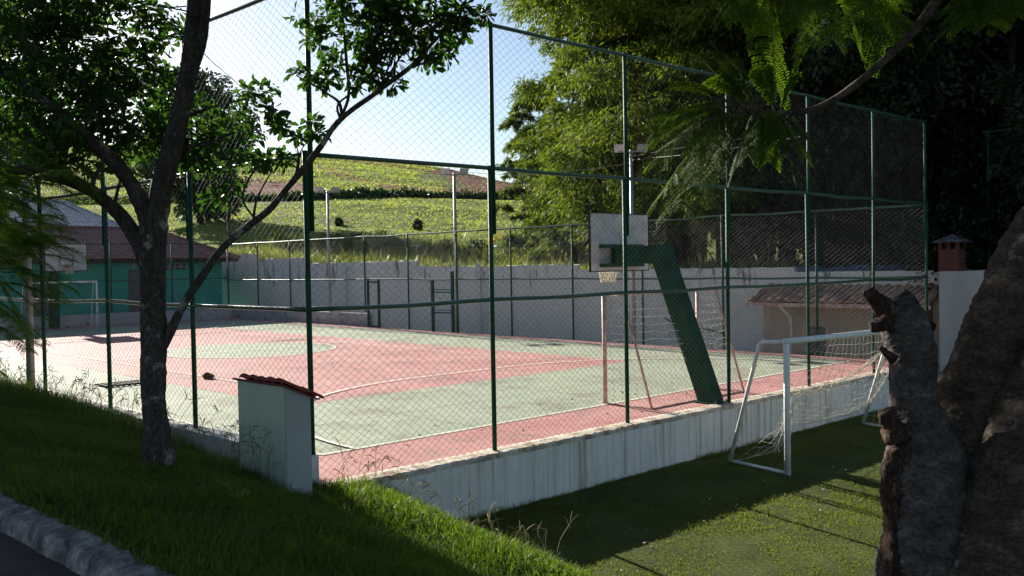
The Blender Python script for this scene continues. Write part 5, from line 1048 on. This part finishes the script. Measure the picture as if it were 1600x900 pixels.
shrub(777, 392, .7, 'leaf_yellow', 'yellow flowering shrub beside the blue barrel', 3)
for k, (px, py, r) in enumerate([(560, 398, .9), (590, 404, 1.1), (548, 404, .8), (520, 400, .9), (470, 398, .9), (440, 396, .8), (815, 412, .8), (880, 405, 1.0), (830, 414, .6), (745, 404, .7), (665, 404, .6), (700, 400, .6), (610, 402, .8)]):
    shrub(px, py, r, 'leaf_scrub' if k % 3 else 'leaf_hill', 'straggly scrub bush in the weeds just above the block wall', 10 + k, 'scrub bushes above the block wall')
# weeds and hill grass (uncountable)
def tufts(name, P, hs, ws, mat, seed, blades=4, spread=.12, lean=.35):
    r_ = np.random.default_rng(seed); n = len(P); B = np.repeat(P, blades, 0); m = len(B); B = B + r_.normal(size=(m, 3)) * [spread, spread, 0]
    h = np.repeat(hs, blades) * r_.uniform(.6, 1.15, m); a = r_.uniform(0, 6.283, m); s = np.stack([np.cos(a), np.sin(a), 0 * a], 1); l = r_.normal(size=(m, 2)) * lean
    ld = np.c_[l * h[:, None], h * 0]; up = np.array([0, 0, 1.0]); w = (np.repeat(ws, blades) * .5)[:, None]
    V = np.stack([B - s * w, B + s * w, B + s * w * .75 + ld * .35 + up * (h * .55)[:, None], B - s * w * .75 + ld * .35 + up * (h * .55)[:, None], B + ld + up * (h * (1 - .3 * np.minimum(1, np.linalg.norm(l, axis=1))))[:, None]], 1)
    i = (np.arange(m) * 5)[:, None]
    return stuff(raw_mesh(name, V.reshape(-1, 3), [i + np.array([0, 1, 2, 3]), i + np.array([3, 2, 4])], M[mat]))
r_ = np.random.default_rng(21); n = 60000; px = r_.uniform(40, 1000, n); d = 47 + (172 - 47) * r_.random(n) ** .8; t = (px - 800) / 1499
x = CL[0] + d * (CF[0] + t * CR[0]); y = CL[1] + d * (CF[1] + t * CR[1]); z = hill_z(x, y); ok = (np.maximum(x - 22, y - 59.5) > 0)
cl = .5 + .5 * np.sin(x * .35 + 2 * np.sin(y * .21)) * np.sin(y * .3)
sl_ = np.zeros(n)
pyv = 415 - 1499 * (z - CL[2]) / d
for a in [(425, 290, 75, 17), (380, 278, 48, 11), (790, 286, 95, 21), (730, 271, 75, 11)]: sl_ = np.maximum(sl_, (((px - a[0]) / a[2]) ** 2 + ((pyv - a[1] + .0178 * (px - 800)) / a[3]) ** 2 < 1.1) * 1.0)
ok &= (sl_ < .5) | (r_.random(n) < .03)
tufts('hill_grass', np.c_[x, y, z - .05][ok], (.06 + .0007 * d * r_.uniform(.4, 1.4, n) * (.5 + cl))[ok], (.04 + .0008 * d)[ok], 'grass_hill', 22, 4, .30, .5)
n = 5200; y = r_.uniform(2, 44, n); x = 21.0 + np.abs(r_.normal(size=n)) * 6; z = hill_z(x, y)
tufts('weeds', np.c_[x, y, z - .05], r_.uniform(.45, 1.15, n), np.full(n, .06), 'leaf_scrub', 23, 6, .22, .35)
n = 350; y = r_.uniform(2, 44, n); x = 21.0 + np.abs(r_.normal(size=n)) * 3; z = hill_z(x, y)
tufts('dry_weeds', np.c_[x, y, z - .05], r_.uniform(.7, 1.6, n), np.full(n, .025), 'dry_stalk', 24, 4, .2, .3)
# grass on the bank
r_ = np.random.default_rng(31); n = 150000; x = r_.uniform(-4.02, 1.66, n); y = -9 + 22 * r_.random(n) ** 1.15
wgt = np.where(y > -.1, x < -.2, True) & ~((x > -.82) & (x < -.3) & (y > -.66) & (y < .46)) & ~((np.hypot(x - b0[0], y - b0[1]) < .2))
x, y = x[wgt], y[wgt]; z = bank_z(x, y); n = len(x)
pn = .5 + .5 * np.sin(x * 2.1 + 1.7 * np.sin(y * 1.3)) * np.sin(y * 1.9 + x)
tall = np.exp(-((x + .55) / .6) ** 2) * np.clip((y - 1.6) / 2.5, 0, 1)
h = r_.uniform(.07, .17, n) * (.65 + .7 * pn) + tall * r_.uniform(.05, .42, n)
h = np.where(x < -3.8, h * .7, h)
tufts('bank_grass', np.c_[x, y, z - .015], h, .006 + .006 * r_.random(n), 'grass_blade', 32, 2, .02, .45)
# lawn grass
n = 130000; x = 1.2 + 13.5 * r_.random(n) ** 1.2; y = -.19 - 8.5 * r_.random(n); wn = np.sin(x * 1.7 + 2.1 * np.sin(y * 1.1)) * np.sin(y * 1.9 + x * .6) + .5 * np.sin(x * 4.3 - y * 3.1); k_ = (wn < .55) | (r_.random(n) < .35); k_ &= ~((np.hypot((x - 10.3) / 2.2, (y + 2.4) / .5) < 1) & (r_.random(n) < .7)); x, y = x[k_], y[k_]; n = len(x); z = lawn_z(x, y)
tufts('lawn_grass', np.c_[x, y, z - .005], r_.uniform(.016, .05, n) * (1 + 1.4 * (y > -.32)) * (.8 + .5 * (np.sin(x * .9 + y * 1.3) > .3)), np.full(n, .007), 'grass_lawn', 33, 2, .02, .6)
# seed heads standing above the grass
mb = MB(); r_ = np.random.default_rng(41)
def stalk(x, y, h, z=None):
    z0 = float(bank_z(np.array(x), np.array(y))) if z is None else z; l = r_.normal(size=2) * .22
    P = np.array([[x, y, z0], [x + l[0] * h * .3, y + l[1] * h * .3, z0 + h * .6], [x + l[0] * h, y + l[1] * h, z0 + h]]); mb.tube(spline(P, 4), .0028, 3, False)
    for k in range(r_.integers(2, 5)):
        d = unit(np.array([l[0], l[1], .2]) + r_.normal(size=3) * .75); e = P[2] + d * r_.uniform(.08, .18) + [0, 0, -.02]; mb.tube([P[2] - [0, 0, .02 * k], (P[2] + e) / 2 + [0, 0, .01], e], [.0025, .006, .002], 3, False)
for k in range(95): stalk(r_.uniform(-1.1, -.25), r_.uniform(2.2, 10.5), r_.uniform(.35, .75))
for k in range(26): stalk(r_.uniform(-.9, -.22), r_.uniform(.6, 3.0), r_.uniform(.3, .55))
for k in range(16): stalk(r_.uniform(-.95, -.78), r_.uniform(-.7, .6), r_.uniform(.3, .6))
for k in range(26): stalk(r_.uniform(.4, 1.6), r_.uniform(-3.4, -.3), r_.uniform(.2, .42))
for k in range(10): stalk(r_.uniform(-.2, .5), r_.uniform(-.9, -.3), r_.uniform(.3, .6))
stuff(mb.build('seed_stalks', 'dry_stalk'))
n = 70; x = r_.uniform(2.0, 9, n); y = r_.uniform(-6.5, -1.6, n); z = lawn_z(x, y) + .035; P = np.c_[x, y, z]
stuff(leaf_mesh('fallen_leaves', P, rdir(n, r_) * [1, 1, .3], unit(np.array([0, 0, 1.0]) + r_.normal(size=(n, 3)) * .4), r_.uniform(.03, .06, n), .02, 'petal', None, 'obovate', .1))
n = 60; x = r_.uniform(1, 16, n); y = np.concatenate([r_.uniform(.1, 3, 40), r_.uniform(3, 20, 20)]); P = np.c_[x, y, cz(y) + .025]
stuff(leaf_mesh('court_litter', P, rdir(n, r_) * [1, 1, .3], unit(np.array([0, 0, 1.0]) + r_.normal(size=(n, 3)) * .4), r_.uniform(.04, .09, n), .035, 'brown_stone', None, 'obovate', .15))

# ------------------------------------------------------------------ sky, sun, camera
EL = math.radians(21.4); AZ = math.atan2(1.17, 7.95)          # azimuth from +Y towards +X
w = bpy.data.worlds.new('World'); sc.world = w; w.use_nodes = True; nt = w.node_tree; nt.nodes.clear()
out = nt.nodes.new('ShaderNodeOutputWorld'); bg = nt.nodes.new('ShaderNodeBackground'); sky = nt.nodes.new('ShaderNodeTexSky')
sky.sky_type = 'NISHITA'; sky.sun_disc = False; sky.sun_elevation = EL; sky.sun_rotation = AZ; sky.altitude = 600; sky.air_density = 1.0; sky.dust_density = 1.0; sky.ozone_density = 2.0
tc = nt.nodes.new('ShaderNodeTexCoord')
f = noise(nt, tc.outputs['Generated'], 2.2, 7, .6, (1, 1, 3.2))
col = mix(nt, ramp(nt, f, [(.54, 0.0), (.74, .4)]), sky.outputs[0], (9.5, 9.6, 9.8))
L(nt, col, bg.inputs[0]); bg.inputs[1].default_value = SKY; L(nt, bg.outputs[0], out.inputs[0])
sl_ = bpy.data.lights.new('Sun', 'SUN'); sl_.energy = SUN; sl_.angle = math.radians(.53); sl_.color = (1.0, .93, .82)
so = bpy.data.objects.new('sun', sl_); COL.objects.link(so)
sd = Vector((math.sin(AZ) * math.cos(EL), math.cos(AZ) * math.cos(EL), math.sin(EL))); so.rotation_euler = sd.to_track_quat('Z', 'Y').to_euler(); so.location = (0, 30, 30)
cd = bpy.data.cameras.new('Camera'); cd.lens = CAM['lens']; cd.sensor_width = 36; cd.clip_start = .05; cd.clip_end = 6000
co = bpy.data.objects.new('camera', cd); COL.objects.link(co)
mw = Matrix.Identity(4)
for i in range(3): mw[i][0] = CR[i]; mw[i][1] = CU[i]; mw[i][2] = -CF[i]; mw[i][3] = CL[i]
co.matrix_world = mw; sc.camera = co
sc.view_settings.view_transform = 'Standard'; sc.view_settings.look = 'None'; sc.view_settings.gamma = 1; sc.view_settings.use_curve_mapping = False
sc.view_settings.exposure = EXPO
sc.cycles.max_bounces = 6; sc.cycles.diffuse_bounces = 3; sc.cycles.transmission_bounces = 4; sc.cycles.glossy_bounces = 2; sc.cycles.sample_clamp_indirect = 6
